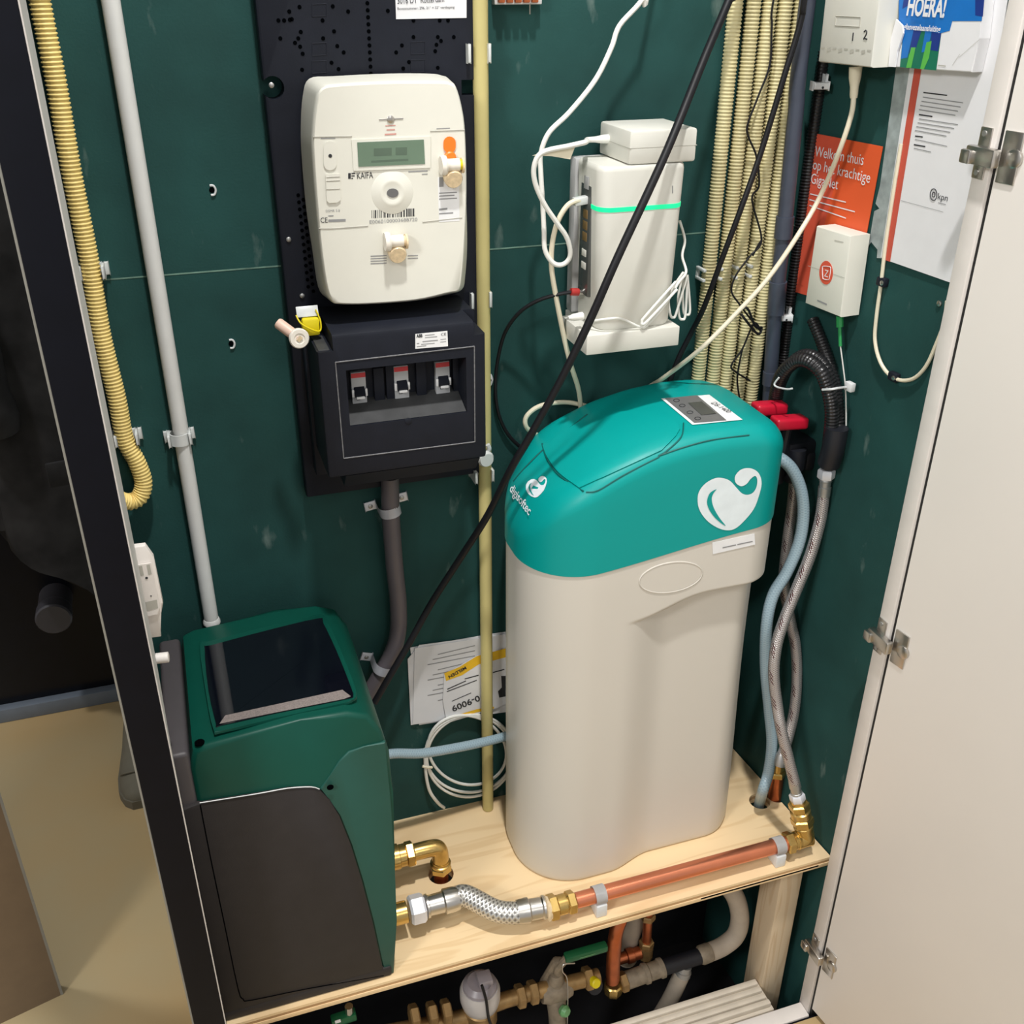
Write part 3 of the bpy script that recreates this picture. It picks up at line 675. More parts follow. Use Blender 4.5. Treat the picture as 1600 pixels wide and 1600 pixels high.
text('MELDEN', N_(727, 1041), N_(700, 1056), .0055, FRONT, 'ink', nc, bold=.03)
text('0-9009', N_(748, 1086), N_(705, 1104), .011, FRONT, 'ink', nc, bold=.02)
lines([row(N_, 699, 1076, 728, 1063, 1.6), row(N_, 726, 1060, 748, 1054, 1.6), row(N_, 706, 1095, 736, 1082, 1.2), row(N_, 770, 1050, 788, 1045, 1.6), row(N_, 698, 1080, 745, 1062, 1.4)], FRONT, .0002, 'ink', nc)
lines([[N_(x, y) for x, y in ((783, 1056), (790, 1056), (790, 1088), (780, 1090), (778, 1080), (784, 1074))]], FRONT, .0002, 'ink', nc, 'pictogram')
lines([[N_(x, y) for x, y in ((701, 1121), (745, 1108), (772, 1104), (772, 1107), (745, 1113), (702, 1126))]], FRONT, .0002, 'yellow_print', nc, 'yellow_line')
cw = thing('coiled_cable', 'white cable coiled in loops behind the blue hose', 'cable', P(740, 1255, Y=-.02))
def loop(cx, cy, rx, ry, Y, ph=0, tilt=0): return [P(cx + rx * math.cos(t), cy + ry * math.sin(t) + tilt * math.cos(t), Y=Y) for t in [6.283 * k / 20 + ph for k in range(20)]]
mk('cable_loop', tube(loop(733, 1178, 68, 60, -.0084), .0023, 8, 3, closed=True), 'cable_white', cw)
mk('cable_loop', tube(loop(735, 1181, 68, 64, -.0080, tilt=-4), .0023, 8, 3, closed=True), 'cable_white', cw)
mk('cable_loop', tube(loop(730, 1172, 61, 54, -.0088, tilt=6), .0023, 8, 3, closed=True), 'cable_white', cw)
mk('cable_tail', tube([P(664, 1170, Y=-.010), P(665, 1205, Y=-.010), P(671, 1235, Y=-.010), P(684, 1254, Y=-.010), P(694, 1262, Y=-.008)], .0026, 8), 'cable_white', cw)
mk('cable_tie', tube([P(660, 1197, Y=-.011), P(668, 1199, Y=-.0125), P(675, 1199, Y=-.011)], .0022, 6), 'cable_cream', cw)

# ------------------------------------------------------------------ router
rs = thing('wall_bracket', 'small white wall shelf under the router', 'shelf', (.51, -.06, 1.09))
RS1 = P(1060, 510, Y=-.125).z
mk('ledge', box(.449, .570, -.125, -.042, RS1 - .024, RS1, .0012), 'router_white', rs)
mk('bracket', box(.47, .55, -.042, 0, RS1 - .02, RS1 - .006, .001), 'router_white', rs)
rt = thing('router', 'tall white router with a glowing green strip on wall shelf', 'router', (.51, -.07, RS1))
rx0, rx1, ry0, ry1 = P(932, 520, Y=-.115).x, P(1062, 400, Y=-.115).x, -.115, -.035
rz1 = P(945, 262, Y=-.115).z
def taper(z): t = (z - RS1) / (rz1 - RS1); return t
rr = []
for z, k in ((RS1 + .0005, .97), (RS1 + .004, 1), (RS1 + .10, 1), (rz1 - .006, 1), (rz1 - .002, .985), (rz1, .95)):
    t = taper(z); e = .006 * t
    rr.append(rring((rx0 + rx1) / 2, (ry0 + ry1) / 2, ((rx1 - rx0) / 2 + e - .003) * k, (ry1 - ry0) / 2 * k, .016, z, 7))
mk('case', loft(rr), 'router_white', rt, 40)
mk('back_plate', box(rx0 - .004, rx1 - .002, ry1 - .006, ry1 + .012, RS1 + .002, rz1 - .001, .003), 'router_side', rt)
zg = P(1000, 325, Y=ry0).z
b = bmesh.new(); cxr = (rx0 + rx1) / 2
gl = [loft([[p for p in rring(cxr, (ry0 + ry1) / 2, (rx1 - rx0) / 2 + .006 * taper(z) - .003 + .0006, (ry1 - ry0) / 2 + .0006, .0165, z, 7)] for z in (zg - .0028, zg + .0022)])]
mk('light_strip', gl[0], 'green_glow', rt, 30)
sx = rx0 - .0003
pp_ = mk('port_panel', box(sx - .0025, sx + .004, -.088, -.058, RS1 + .035, rz1 - .025, .001), 'screen_grey', rt)
for z, hgt, mm in ((.165, .014, 'router_side'), (.130, .010, 'brass_dull'), (.117, .010, 'brass_dull'), (.104, .010, 'brass_dull'), (.085, .008, 'router_white'), (.07, .008, 'router_white')):
    mk('port', box(sx - .0032, sx - .0024, -.081, -.068, RS1 + z - hgt / 2, RS1 + z + hgt / 2, .0003), mm, pp_)
lines([row(lambda x, y: P(x, y, Y=ry0), 1050, 290, 1051.5, 290, 12)], FRONT, .0004, 'ink_grey', rt)
# power brick
bk = thing('power_brick', 'white power adapter lying on top of the router', 'power adapter', (.53, -.075, rz1))
bz = rz1 + .0005; bu = V((.985, -.0, 0)).normalized()
bmk = box(.4965, .579, -.112, -.026, bz, bz + .036, .003)
mk('shell', bmk, 'router_white', bk)
mk('shell_joint', box(.4963, .5792, -.1122, -.0258, bz + .0175, bz + .0181), 'meter_line', bk)
cg = P(950, 217, X=.4965)
mk('cord_grip', lathe(cg + V((.0, 0, 0)), (-1, .0, 0), [(0, .0052), (.006, .0048), (.016, .0034), (.026, .003)], 12), 'cable_white', bk)
# cables around the router
cb = thing('white_power_cord', 'white power cord dropping from the top and looping left of the router', 'cable', P(870, 415, Y=-.05))
mk('cord', tube([V((.62, -.02, 2.2)), V((.60, -.022, 1.8)), P(1018, -40, Y=-.03), P(1003, 0, Y=-.035), P(968, 40, Y=-.04), P(955, 75, Y=-.045), P(930, 125, Y=-.05), P(890, 175, Y=-.055), P(858, 207, Y=-.06), P(845, 240, Y=-.06), P(845, 270, Y=-.062), P(848, 320, Y=-.064), P(850, 360, Y=-.066), P(852, 392, Y=-.068), P(866, 412, Y=-.07),
    P(882, 412, Y=-.072), P(891, 398, Y=-.075), P(886, 372, Y=-.078), P(870, 348, Y=-.08), P(850, 318, Y=-.082), P(836, 285, Y=-.084), P(835, 258, Y=-.086), P(848, 238, Y=-.088), P(890, 228, Y=-.09), P(915, 222, Y=-.088), cg + V((-.026, 0, 0)), cg + V((-.016, 0, 0))], .0029, 10, 6), 'cable_white', cb)
mk('cord_flag', prism([P(x, y, Y=-.088) for x, y in ((832, 243), (858, 236), (900, 226), (891, 249), (862, 244))], (0, .0006, 0)), 'cable_cream', cb, 0)
ce = thing('network_cable', 'cream network cable plugged into router and hanging down behind softener', 'cable', P(905, 640, Y=-.04))
mk('cord', tube([P(915, 314, Y=-.075), P(900, 314, Y=-.078), P(886, 322, Y=-.078), P(872, 345, Y=-.075), P(863, 380, Y=-.07), P(862, 420, Y=-.066), P(870, 470, Y=-.062), P(882, 530, Y=-.058), P(892, 570, Y=-.054), P(903, 605, Y=-.03), P(907, 632, Y=-.012), P(906, 655, Y=-.005)], .0031, 10, 6), 'cable_cream', ce)
mk('plug', obox(P(910, 313, Y=-.0745), V((1, 0, .1)).normalized(), V((0, 1, 0)), V((-.1, 0, 1)).normalized(), .022, .011, .009, .0015), 'clear_plastic', ce)
tag(mk('coax_cable_loop', tube([P(922, 636, Y=-.005), P(890, 629, Y=-.010), P(862, 630, Y=-.022), P(838, 637, Y=-.028), P(822, 652, Y=-.03), P(823, 668, Y=-.03), P(840, 680, Y=-.02), P(866, 684, Y=-.006)], .0031, 10), 'cable_cream'), 'short loop of cream cable lying on the wall behind softener lid', 'cable')
cx_ = thing('black_coax', 'thin black coax with red ring curving left from the router', 'cable', P(800, 690, Y=-.01))
mk('cord', tube([P(896, 456, Y=-.072), P(872, 460, Y=-.065), P(840, 470, Y=-.05), P(812, 488, Y=-.035), P(790, 518, Y=-.02), P(779, 556, Y=-.012), P(774, 600, Y=-.008), P(778, 642, Y=-.007), P(792, 676, Y=-.006), P(815, 700, Y=-.006), P(840, 715, Y=-.005)], .0024, 8), 'cable_black', cx_)
a = P(892, 456, Y=-.072); d_ = (P(925, 457, Y=-.072) - a).normalized()
mk('red_ring', lathe(a, d_, [(0, .0045), (.006, .0048), (.010, .0045)], 14), 'red_ring', cx_)
mk('connector', lathe(a + d_ * .010, d_, [(0, .0036), (.013, .0036), (.015, .0028), (.022, .0028)], 14), 'steel', cx_)
pc = thing('white_thin_lead', 'thin white lead bundled in loops at the router right side', 'cable', P(1060, 500, Y=-.09))
mk('cord', tube([P(915, 503, Y=-.1), P(945, 499, Y=-.121), P(970, 498, Y=-.122), P(1000, 511, Y=-.123), P(1012, 507, Y=-.123), P(1040, 475, Y=-.121), P(1060, 442, Y=-.11), P(1072, 425, Y=-.1), P(1066, 400, Y=-.08), P(1070, 375, Y=-.07), P(1062, 345, Y=-.07)], .0016, 8, 6), 'cable_white', pc)
for k, (ex, ey) in enumerate(((1052, 496), (1066, 499), (1073, 492))):
    mk('cord_loop', tube([P(1068, 425, Y=-.1 + .004 * k), P(ex - 6, (425 + ey) / 2, Y=-.1 + .004 * k), P(ex - 5, ey - 6, Y=-.1 + .004 * k), P(ex, ey, Y=-.1 + .004 * k), P(ex + 5, ey - 8, Y=-.1 + .004 * k), P(1074, 430, Y=-.1 + .004 * k)], .0016, 8, 6), 'cable_white', pc)
mk('cord_loop', tube([P(1056, 440, Y=-.118), P(1010, 492, Y=-.125), P(1003, 502, Y=-.126), P(1010, 503, Y=-.127), P(1058, 452, Y=-.12)], .0016, 8, 6), 'cable_white', pc)
mk('plug', lathe(P(888, 497, Y=-.098), (P(914, 493, Y=-.098) - P(888, 497, Y=-.098)), [(0, .0022), (.006, .0042), (.018, .005), (.019, .004)], 12), 'cable_white', pc)

# ------------------------------------------------------------------ long black cable across the picture
tag(mk('black_power_cable', tube([V((.735, -.04, 2.2)), V((.715, -.042, 1.8)), P(1157, -50, Y=-.05), P(1139, 0, Y=-.055), P(1100, 92, Y=-.09), P(1040, 240, Y=-.14), P(966, 400, Y=-.17), P(922, 500, Y=-.17), P(876, 595, Y=-.16), P(831, 677, Y=-.145), P(800, 730, Y=-.13), P(762, 805, Y=-.09), P(720, 871, Y=-.055), P(675, 941, Y=-.04), P(640, 1004, Y=-.042), P(608, 1058, Y=-.05), P(585, 1098, Y=-.054)], .0048, 12, 8), 'cable_black'),
    'thick black cable stretched diagonally across router down to the pump', 'cable')
# cream corrugated bundle
tops = (1152, 1181, 1209, 1236, 1256); bots = (1093, 1116, 1134, 1156, 1178)
names = ('leftmost of the five cream corrugated conduits right of the router', 'second from left of the five cream corrugated conduits', 'middle one of the five cream corrugated conduits', 'fourth from left of the five cream corrugated conduits', 'rightmost of the five cream corrugated conduits beside dark pipe')
for tx, bx, nm in zip((.668, .692, .714, .735, .756), (.664, .687, .7065, .729, .7515), names):
    tag(mk('cream_flex_conduit', tube([V((tx + .002, -.012, 2.2)), V((tx, -.012, 1.54)), V((tx * .5 + bx * .5, -.0125, 1.2)), V((bx, -.012, .8))], .0088, 14, 8, (.0042, .0006)), 'cream_flex', None, 60), nm, 'conduit', 'cream corrugated conduits')
for k, (tx, nm) in enumerate(((.655, 'clear clip at the left edge of the conduit bundle'), (.680, 'clear clip between first and second corrugated conduits'), (.7025, 'clear clip between second and third corrugated conduits'), (.724, 'clear clip between third and fourth corrugated conduits'))):
    t = thing('conduit_clip', nm, 'clip', (tx, -.0, P(1100, 425, Y=-.012).z), 'clear clips on the conduit bundle')
    zc = P(1100, 428, Y=-.012).z
    for s in (-1, 1): mk('jaw', box(tx - .0022, tx + .0022, -.022, 0, zc + s * .0065 - .002, zc + s * .0065 + .002, .0008), 'clear_plastic', t)
    mk('web', box(tx - .0015, tx + .0015, -.005, 0, zc - .007, zc + .007), 'clear_plastic', t)
# thin black leads over the conduits
tag(mk('black_lead', tube([V((.742, -.075, 2.2)), V((.740, -.07, 1.8)), P(1263, -40, Y=-.062), P(1252, 30, Y=-.058), P(1225, 120, Y=-.054), P(1190, 235, Y=-.05), P(1160, 320, Y=-.052), P(1128, 405, Y=-.045), P(1100, 480, Y=-.032), P(1080, 520, Y=-.015), P(1060, 560, Y=-.01), P(1045, 600, Y=-.01)], .0036, 10), 'cable_black'), 'black lead slanting down across the cream corrugated conduits', 'cable')
tw = thing('knotted_black_wire', 'thin black wire with tied knot dangling before the conduits', 'wire', P(1160, 630, Y=-.03))
mk('strand', tube([V((.745, -.024, 2.2)), V((.735, -.024, 1.7)), P(1212, -20, Y=-.024), P(1206, 40, Y=-.024), P(1203, 100, Y=-.026), P(1185, 150, Y=-.028), P(1168, 195, Y=-.028), P(1170, 215, Y=-.028), P(1182, 245, Y=-.03), P(1186, 290, Y=-.03), P(1175, 312, Y=-.03), P(1190, 375, Y=-.03), P(1172, 400, Y=-.03), P(1150, 430, Y=-.03), P(1143, 455, Y=-.03), P(1155, 475, Y=-.032), P(1170, 495, Y=-.034), P(1188, 517, Y=-.034), P(1178, 505, Y=-.03), P(1160, 545, Y=-.03), P(1143, 570, Y=-.03), P(1148, 580, Y=-.03), P(1172, 595, Y=-.03)], .0013, 7, 6), 'cable_black', tw)
mk('knot', tube([P(1155, 485, Y=-.034), P(1168, 482, Y=-.038), P(1180, 510, Y=-.036), P(1190, 512, Y=-.032), P(1184, 522, Y=-.036), P(1165, 500, Y=-.038), P(1158, 490, Y=-.034)], .0017, 7, 5), 'cable_black', tw)
mk('loose_end', tube([P(1190, 375, Y=-.03), P(1184, 384, Y=-.03), P(1176, 400, Y=-.03)], .0013, 7, 5), 'cable_black', tw)
mk('loose_end', tube([P(1160, 545, Y=-.03), P(1152, 590, Y=-.03), P(1156, 625, Y=-.03)], .0013, 7, 5), 'cable_black', tw)
# dark pipes in the corner
gp = [V((.755, -.035, 2.2)), P(1262, 0, Y=-.035), P(1243, 180, Y=-.035), P(1226, 350, Y=-.033), P(1210, 500, Y=-.03), P(1200, 660, Y=-.027), P(1195, 760, Y=-.027)]
gq = [V((.7655, -.045, 1.54)), V((.7655, -.040, 1.2)), V((.7655, -.034, .85))]
dpw = thing('dark_grey_pipe', 'dark grey pipe running down the back right corner', 'pipe', (.77, -.03, .85))
mk('pipe', tube(gp, .0098, 16, 6), 'pvc_grey', dpw)
mk('coupling', tube([P(1227, 338, Y=-.033), P(1223.5, 372, Y=-.033)], .0118, 16, 0), 'pvc_grey', dpw)
mk('coupling', tube([P(1216, 440, Y=-.032), P(1212, 490, Y=-.031)], .0118, 16, 0), 'pvc_grey', dpw)
mk('coupling', tube([P(1205.5, 580, Y=-.029), P(1204, 600, Y=-.029)], .0118, 16, 0), 'pvc_grey', dpw)
tag(mk('black_corrugated_sleeve', tube([P(1288, 80, Y=-.012), P(1279, 150, Y=-.012), P(1263, 260, Y=-.012), P(1245, 400, Y=-.012), P(1229, 520, Y=-.012), P(1222, 580, Y=-.012), P(1216, 650, Y=-.012)], .0072, 12, 8, (.004, .0006)), 'black_shiny', None, 60), 'black corrugated sleeve in the corner behind the dark grey pipe', 'conduit')
for px, py, lb in ((1281, 134, 'white clip on the corner pipe just below the white box'), (1225, 496, 'white clip on the corner pipe below the orange card')):
    c = P(px, py, Y=-.03); t = thing('pipe_clip', lb, 'clip', c, 'white clips on the corner pipe')
    mk('clip_body', obox(c, V((1, -.25, 0)).normalized(), UP, V((.25, 1, 0)).normalized(), .020, .008, .012, .0015), 'clip_grey', t)
    mk('clip_screw', lathe(c + V((0, -.0065, -.0015)), (0, -1, 0), [(0, .0015), (.0006, .0015)], 8), 'ink', t)
    mk('clip_ear', obox(c + V((.009, .004, .005)), V((1, -.25, 0)).normalized(), UP, V((.25, 1, 0)).normalized(), .004, .014, .008, .001), 'clip_grey', t)

# ------------------------------------------------------------------ right wall
R = PR
cdz = thing('orange_card', 'orange leaflet with white welcome text behind the small white box', 'card', R(1290, 460, .002))
mk('sheet', prism([R(1271, 208, .003), R(1379, 229, .003), R(1332, 482, .003), R(1239, 455, .003)], -WN * .0008), 'orange_card', cdz, 0)
lines([[R(1271, 208, .003), R(1322, 218, .003), R(1290, 345, .003), R(1262, 462, .003), R(1239, 455, .003)]], WN, .0002, 'logo_red', cdz, 'darker_half')
C_ = lambda x, y: R(x, y, .0034)
text('Welkom thuis', C_(1273, 244), C_(1349, 258), .0125, WN, 'paper', cdz)
text('op het krachtige', C_(1270, 264), C_(1359, 286), .0125, WN, 'paper', cdz)
text('GigaNet', C_(1267, 286), C_(1309, 296), .0125, WN, 'paper', cdz)
lines([row(C_, 1266, 302, 1322, 315, 1.8), row(C_, 1265, 311, 1336, 330, 1.8), row(C_, 1265, 320, 1322, 340, 1.8)], WN, .0002, 'paper', cdz)
lines([[C_(1248, 412 + 0), C_(1259, 408), C_(1255, 446), C_(1246, 444)]], WN, .0002, 'logo_red', cdz, 'faded_square')
kp = thing('provider_leaflet', 'grey white printed leaflet with red edge on the right wall', 'leaflet', R(1430, 430, .002))
mk('sheet', prism([R(1450, -25, .0028), R(1578, -25, .0028), R(1572, 12, .0028), R(1558, 100, .0028), R(1492, 430, .0028), R(1489, 443, .0028), R(1378, 404, .0028)], -WN * .0008), 'paper', kp, 0)
lines([[R(1430, 100, .0029), R(1441, 102, .0029), R(1391, 409, .0029), R(1382, 406, .0029)]], WN, .0002, 'red_edge', kp, 'red_edge')
K_ = lambda x, y: R(x, y, .003)
lines([row(K_, 1443, 143.5, 1480, 148, 2), row(K_, 1436, 178, 1457, 181, 2), row(K_, 1430, 211.5, 1442, 213, 2), row(K_, 1428, 225, 1446, 228, 2)], WN, .0002, 'ink', kp)
lines([row(K_, 1442 - 2 * k, 151 + 6.5 * k, 1505 - 4 * k, 160 + 6.5 * k, 1.5) for k in range(4)] + [row(K_, 1436 - 2 * k, 185 + 6 * k, 1497 - 6 * k, 194 + 6 * k, 1.5) for k in range(4)] + [row(K_, 1430, 217, 1480, 228, 1.3), row(K_, 1428, 231, 1455, 237, 1.3)], WN, .0002, 'ink_grey', kp)
text('kpn', K_(1465, 311), K_(1480.5, 314.5), .0068, WN, 'ink', kp)
b = bmesh.new()
for rr_ in (1.0, .42): tube([K_(1459 + 5.2 * rr_ * math.cos(t), 304 + 9 * rr_ * math.sin(t)) + WN * .0003 for t in [6.283 * k / 14 for k in range(14)]], .0005, 5, 2, bm=b, closed=True)
mk('emblem', b, 'ink', kp)
lines([row(K_, 1408, 313, 1474, 331, .7), row(K_, 1466, 316, 1478, 319, 1.2)], WN, .0002, 'ink_grey', kp)
tp = thing('torn_backing', 'torn silver grey paper strip between orange card and printed leaflet', 'paper', R(1375, 390, .001))
mk('strip', prism([R(x, y, .0016) for x, y in ((1401, 98), (1433, 104), (1413, 215), (1384, 404), (1370, 403), (1371, 390), (1361, 378), (1357, 384), (1366, 330), (1374, 326), (1368, 318), (1375, 290), (1384, 225))], -WN * .0005), 'silver_tape', tp, 0)
mk('pale_edge', prism([R(x, y, .0022) for x, y in ((1422, 102), (1433, 104), (1384, 405), (1376, 402))], -WN * .0005), 'paper', tp, 0)
# small white box with Z badge
def wallbox(name, label, category, far_t, near_t, near_b, far_b, off, m, bev):
    f = [R(*far_t, off), R(*near_t, off), R(*near_b, off), R(*far_b, off)]
    t = thing(name, label, category, (sum(f, V()) / 4) - WN * (off / 2) + V((0, 0, -.06)))
    mk('case', prism(f, -WN * (off - .0045), bev), m, t)
    return t
zx = wallbox('connection_box', 'small white box with orange round Z badge over the orange card', 'connection box', (1275, 353), (1329, 369), (1312, 496), (1257, 474), .034, 'meter_white', .003)
Z_ = lambda x, y: R(x, y, .0342)
mk('badge', prism([Z_(1291 + 10.5 * math.cos(t), 426 + 18.5 * math.sin(t)) for t in [6.283 * k / 24 for k in range(24)]], WN * .0005), 'logo_red', zx, 0)
b = bmesh.new(); bp_ = [R(x, y, .0350) for x, y in ((1286.5, 416), (1296.5, 417), (1298, 420), (1296, 434), (1294, 437), (1287, 436), (1285.5, 433), (1285, 419))]
tube(bp_, .0005, 5, 2, bm=b, closed=True); mk('badge_frame', b, 'paper', zx)
text('Z', R(1288, 431.5, .0350), R(1294, 433.3, .0350), .0085, WN, 'paper', zx)
lines([row(Z_, 1263, 415, 1320, 434, .8), row(Z_, 1304, 375, 1318, 378, 1.2)], WN, .0002, 'meter_line', zx, 'case_joint')
lines([row(Z_, 1277, 468, 1292, 474.5, 2.6)], WN, .0002, 'ink_grey', zx)
mk('corner_hole', obox(R(1334, 487, .008) + V((0, -.0005, 0)), WU, UP, WN, .001, .006, .004), 'black_hole', zx)
gc = thing('green_plug', 'green fibre plug hanging under the small white box', 'plug', R(1313, 540, .02))
mk('plug_head', tube([R(1312, 494, .02), R(1312, 511, .02)], .0045, 8, 0), 'green_clip', gc)
mk('plug_tail', tube([R(1312, 510, .02), R(1313, 541, .02)], .0022, 8, 0), 'green_clip', gc)
mk('fibre', tube([R(1313, 540, .02), R(1317, 570, .016), R(1321, 605, .012), R(1322, 640, .01), R(1322, 665, .008)], .0009, 6), 'cable_white', gc)
# upper white box
ub = wallbox('fibre_modem', 'white box with handwritten 1 and 2 at the top right', 'modem', (1292, -40), (1378, -40), (1360, 106), (1277, 97), .045, 'router_white', .004)
U_ = lambda x, y: R(x, y, .0452)
b = bmesh.new(); lw = [U_(1306, 25), U_(1345, 27), U_(1343, 42), U_(1305, 40)]
for i in range(4): tube([lw[i], lw[(i + 1) % 4]], .0006, 5, 0, bm=b)
mk('window_frame', b, 'meter_line', ub)
b = bmesh.new(); tube([U_(1333.5, 51), U_(1332, 64)], .0008, 5, 0, bm=b); tube([U_(x, y) for x, y in ((1350, 50), (1352.5, 47.5), (1354.5, 50), (1353, 55), (1349.5, 61), (1351, 60), (1355, 61.5))], .0008, 5, 3, bm=b)
mk('handwriting', b, 'ink', ub)
lines([row(U_, 1283 + 9 * k, 73 + .6 * k + 2 * (k % 2), 1289 + 9 * k, 73.5 + .6 * k, 2.5 + 3 * (k % 2)) for k in range(9)], WN, .0002, 'meter_line', ub)
b = bmesh.new()
E_ = lambda x, y: P(x, y, Y=R(1360, 60, .045).y - .0008)
tube([E_(1376, 73), E_(1388, 68)], .0006, 5, 0, bm=b); tube([E_(1375, 85), E_(1384, 87)], .0006, 5, 0, bm=b); mk('scratch', b, 'ink', ub)
# cream cable from the upper box
lc = thing('cream_coax', 'cream cable from the upper white box sagging left to softener', 'cable', P(1010, 610, Y=-.06))
a = R(1337, 104, .024); b2 = R(1334, 150, .022)
mk('plug', lathe(a, b2 - a, [(0, .0075), (.012, .007), (.022, .005), (.03, .0048), (.034, .0042)], 14), 'cable_cream', lc)
mk('cord', tube([b2 - (b2 - a) * .1, R(1330, 180, .024), R(1310, 240, .028), P(1280, 310, Y=-.06), P(1245, 370, Y=-.07), P(1200, 435, Y=-.075), P(1150, 490, Y=-.075), P(1095, 545, Y=-.07), P(1040, 588, Y=-.030), P(1018, 602, Y=-.008), P(1000, 614, Y=-.0045)], .0031, 10), 'cable_cream', lc)
# HOERA pack
W5 = .018
hb = thing('promo_pack', 'blue and white card pack reading HOERA at the top right', 'pack', R(1460, 110, .01))
H_ = lambda x, y: R(x, y, .0182)
mk('pack_body', prism([R(1410, -30, .018), R(1540, -34, .018), R(1530, 60, .018), R(1518, 113, .018), R(1400, 105, .018), R(1404, 40, .018)], -WN * .0145, .001), 'paper', hb, 0)
lines([[H_(x, y) for x, y in ((1405, -30), (1541, -34), (1534, 33), (1488, 33), (1484, 48), (1470, 52), (1404, 45))]], WN, .0001, 'blue_print', hb, 'blue_field')
lines([[H_(x, y) for x, y in ((1412, 44), (1471, 52), (1463, 110), (1406, 105))]], WN, .0001, 'green_print', hb, 'green_field')
lines([[H_(x, y) for x, y in ((1412, 44), (1428, 46), (1418, 90), (1408, 92))], [H_(x, y) for x, y in ((1446, 48), (1456, 50), (1449, 80), (1440, 82))]], WN, .0002, 'blue_print', hb, 'blue_stripe')
lines([[H_(x, y) for x, y in ((1428, 46), (1440, 48), (1430, 80), (1420, 84))], [H_(x, y) for x, y in ((1456, 50), (1471, 52), (1466, 80), (1452, 78))], [H_(x, y) for x, y in ((1413, -6), (1424, -4), (1420, 8), (1410, 14))], [H_(x, y) for x, y in ((1524, -20), (1540, -20), (1536, 26), (1524, 24))]], WN, .00025, 'blue_dark', hb, 'dark_stripe')
lines([[H_(x, y) for x, y in ((1424, 74), (1431, 74), (1424, 106), (1416, 106))], [H_(x, y) for x, y in ((1448, 66), (1456, 64), (1452, 90), (1444, 108), (1438, 108))]], WN, .0003, 'lime_print', hb, 'lime_stripe')
text('HOERA!', H_(1417, 23), H_(1476, 26.5), .0175, WN, 'paper', hb, lift=.0008, bold=.035)
text('Geniet van je', H_(1424, 35), H_(1461, 37), .0058, WN, 'blue_print', hb, lift=.0009)
text('glasvezelaansluiting', H_(1413, 45.5), H_(1470, 50), .0055, WN, 'paper', hb, lift=.0009, bold=.02)
lines([row(H_, 1488, 102, 1500, 84, .8), row(H_, 1466, 101, 1478, 102.5, 1.5), row(H_, 1498, 90, 1530, 62, .6)], WN, .0003, 'meter_line', hb)
mk('white_flap', prism([R(x, y, .0215) for x, y in ((1400, 30), (1410, 40), (1411, 52), (1402, 80), (1398, 105), (1388, 104), (1392, 60))], -WN * .002), 'paper', hb, 0)
mk('pack_gap_dark', prism([R(x, y, .0100) for x, y in ((1541, -34), (1546, -34), (1536, 62), (1524, 112), (1518, 113), (1530, 60))], -WN * .006), 'black_hole', hb, 0)  # black strip standing in for the dark gap beside the pack
# looping thin cream cable
lo = thing('thin_cream_cable', 'thin cream cable hanging in a loop against the right wall', 'cable', R(1410, 600, .004))
mk('cord', tube([R(1408, 225, .005), R(1396, 300, .005), R(1384, 380, .005), R(1377, 440, .005), R(1370, 490, .005), R(1367, 530, .005), R(1374, 562, .005), R(1388, 584, .005), R(1407, 594, .005), R(1428, 591, .005), R(1447, 572, .005), R(1462, 540, .005), R(1475, 505, .005), R(1480, 470, .005)], .0023, 8), 'cable_cream', lo)
for px, py, lb in ((1378, 440, 'black nail clip on the thin cream cable under the leaflet'), (1396, 588, 'black nail clip at the bottom of the thin cream loop')):
    c = R(px, py, .004); t = thing('nail_clip', lb, 'clip', c, 'black nail clips')
    mk('clip_body', obox(c + WU * .001, WU, UP, WN, .015, .011, .008, .002), 'black_plastic', t)
    mk('nail_head', lathe(c + WU * .005 + WN * .004, WN, [(0, .003), (.001, .003), (.0016, .0018)], 10), 'steel', t)
c = R(1469, 474, .0); t = thing('nail', 'single bright nail head in the green wall near jamb', 'nail', c)
mk('nail_head', lathe(c, WN, [(0, .0034), (.002, .0034), (.0028, .002)], 10), 'steel', t)

# ------------------------------------------------------------------ valve group at the back right corner
vg = thing('valve_block', 'black water valve block with two red levers behind the softener', 'valve', P(1250, 740, Y=-.08))
for (pa_, pb_, Y_) in (((1178, 639), (1226, 636), -.075), ((1208, 661), (1258, 658), -.105)):
    a, c = P(*pa_, Y=Y_), P(*pb_, Y=Y_); u = (c - a); L_n = u.length; u.normalize()
    mk('lever', obox((a + c) / 2, u, V((0, 1, 0)), UP, L_n, .022, .0165, .004, seg=3), 'red_plastic', vg)
    mk('lever_stem', tube([(a + c) / 2 + V((-.002, 0, -.006)), (a + c) / 2 + V((-.002, .004, -.045))], .007, 10, 0), 'black_matte', vg)
b = obox(P(1232, 698, Y=-.078), V((1, 0, 0)), V((0, 1, 0)), UP, .064, .05, .032, .006); obox(P(1262, 712, Y=-.085), V((1, 0, 0)), V((0, 1, 0)), UP, .03, .04, .03, .006, b)
lathe(P(1218, 690, Y=-.09), UP, [(0, .016), (-.03, .016), (-.032, .013), (-.06, .013)], 14, b)
lathe(P(1245, 700, Y=-.1), UP, [(0, .014), (-.03, .014), (-.032, .011), (-.05, .011)], 14, b)
mk('body', b, 'black_matte', vg)
hx = thing('insulated_hose_loop', 'black ribbed hoses arching in a loop under the small white box', 'hose', P(1290, 735, Y=-.12))
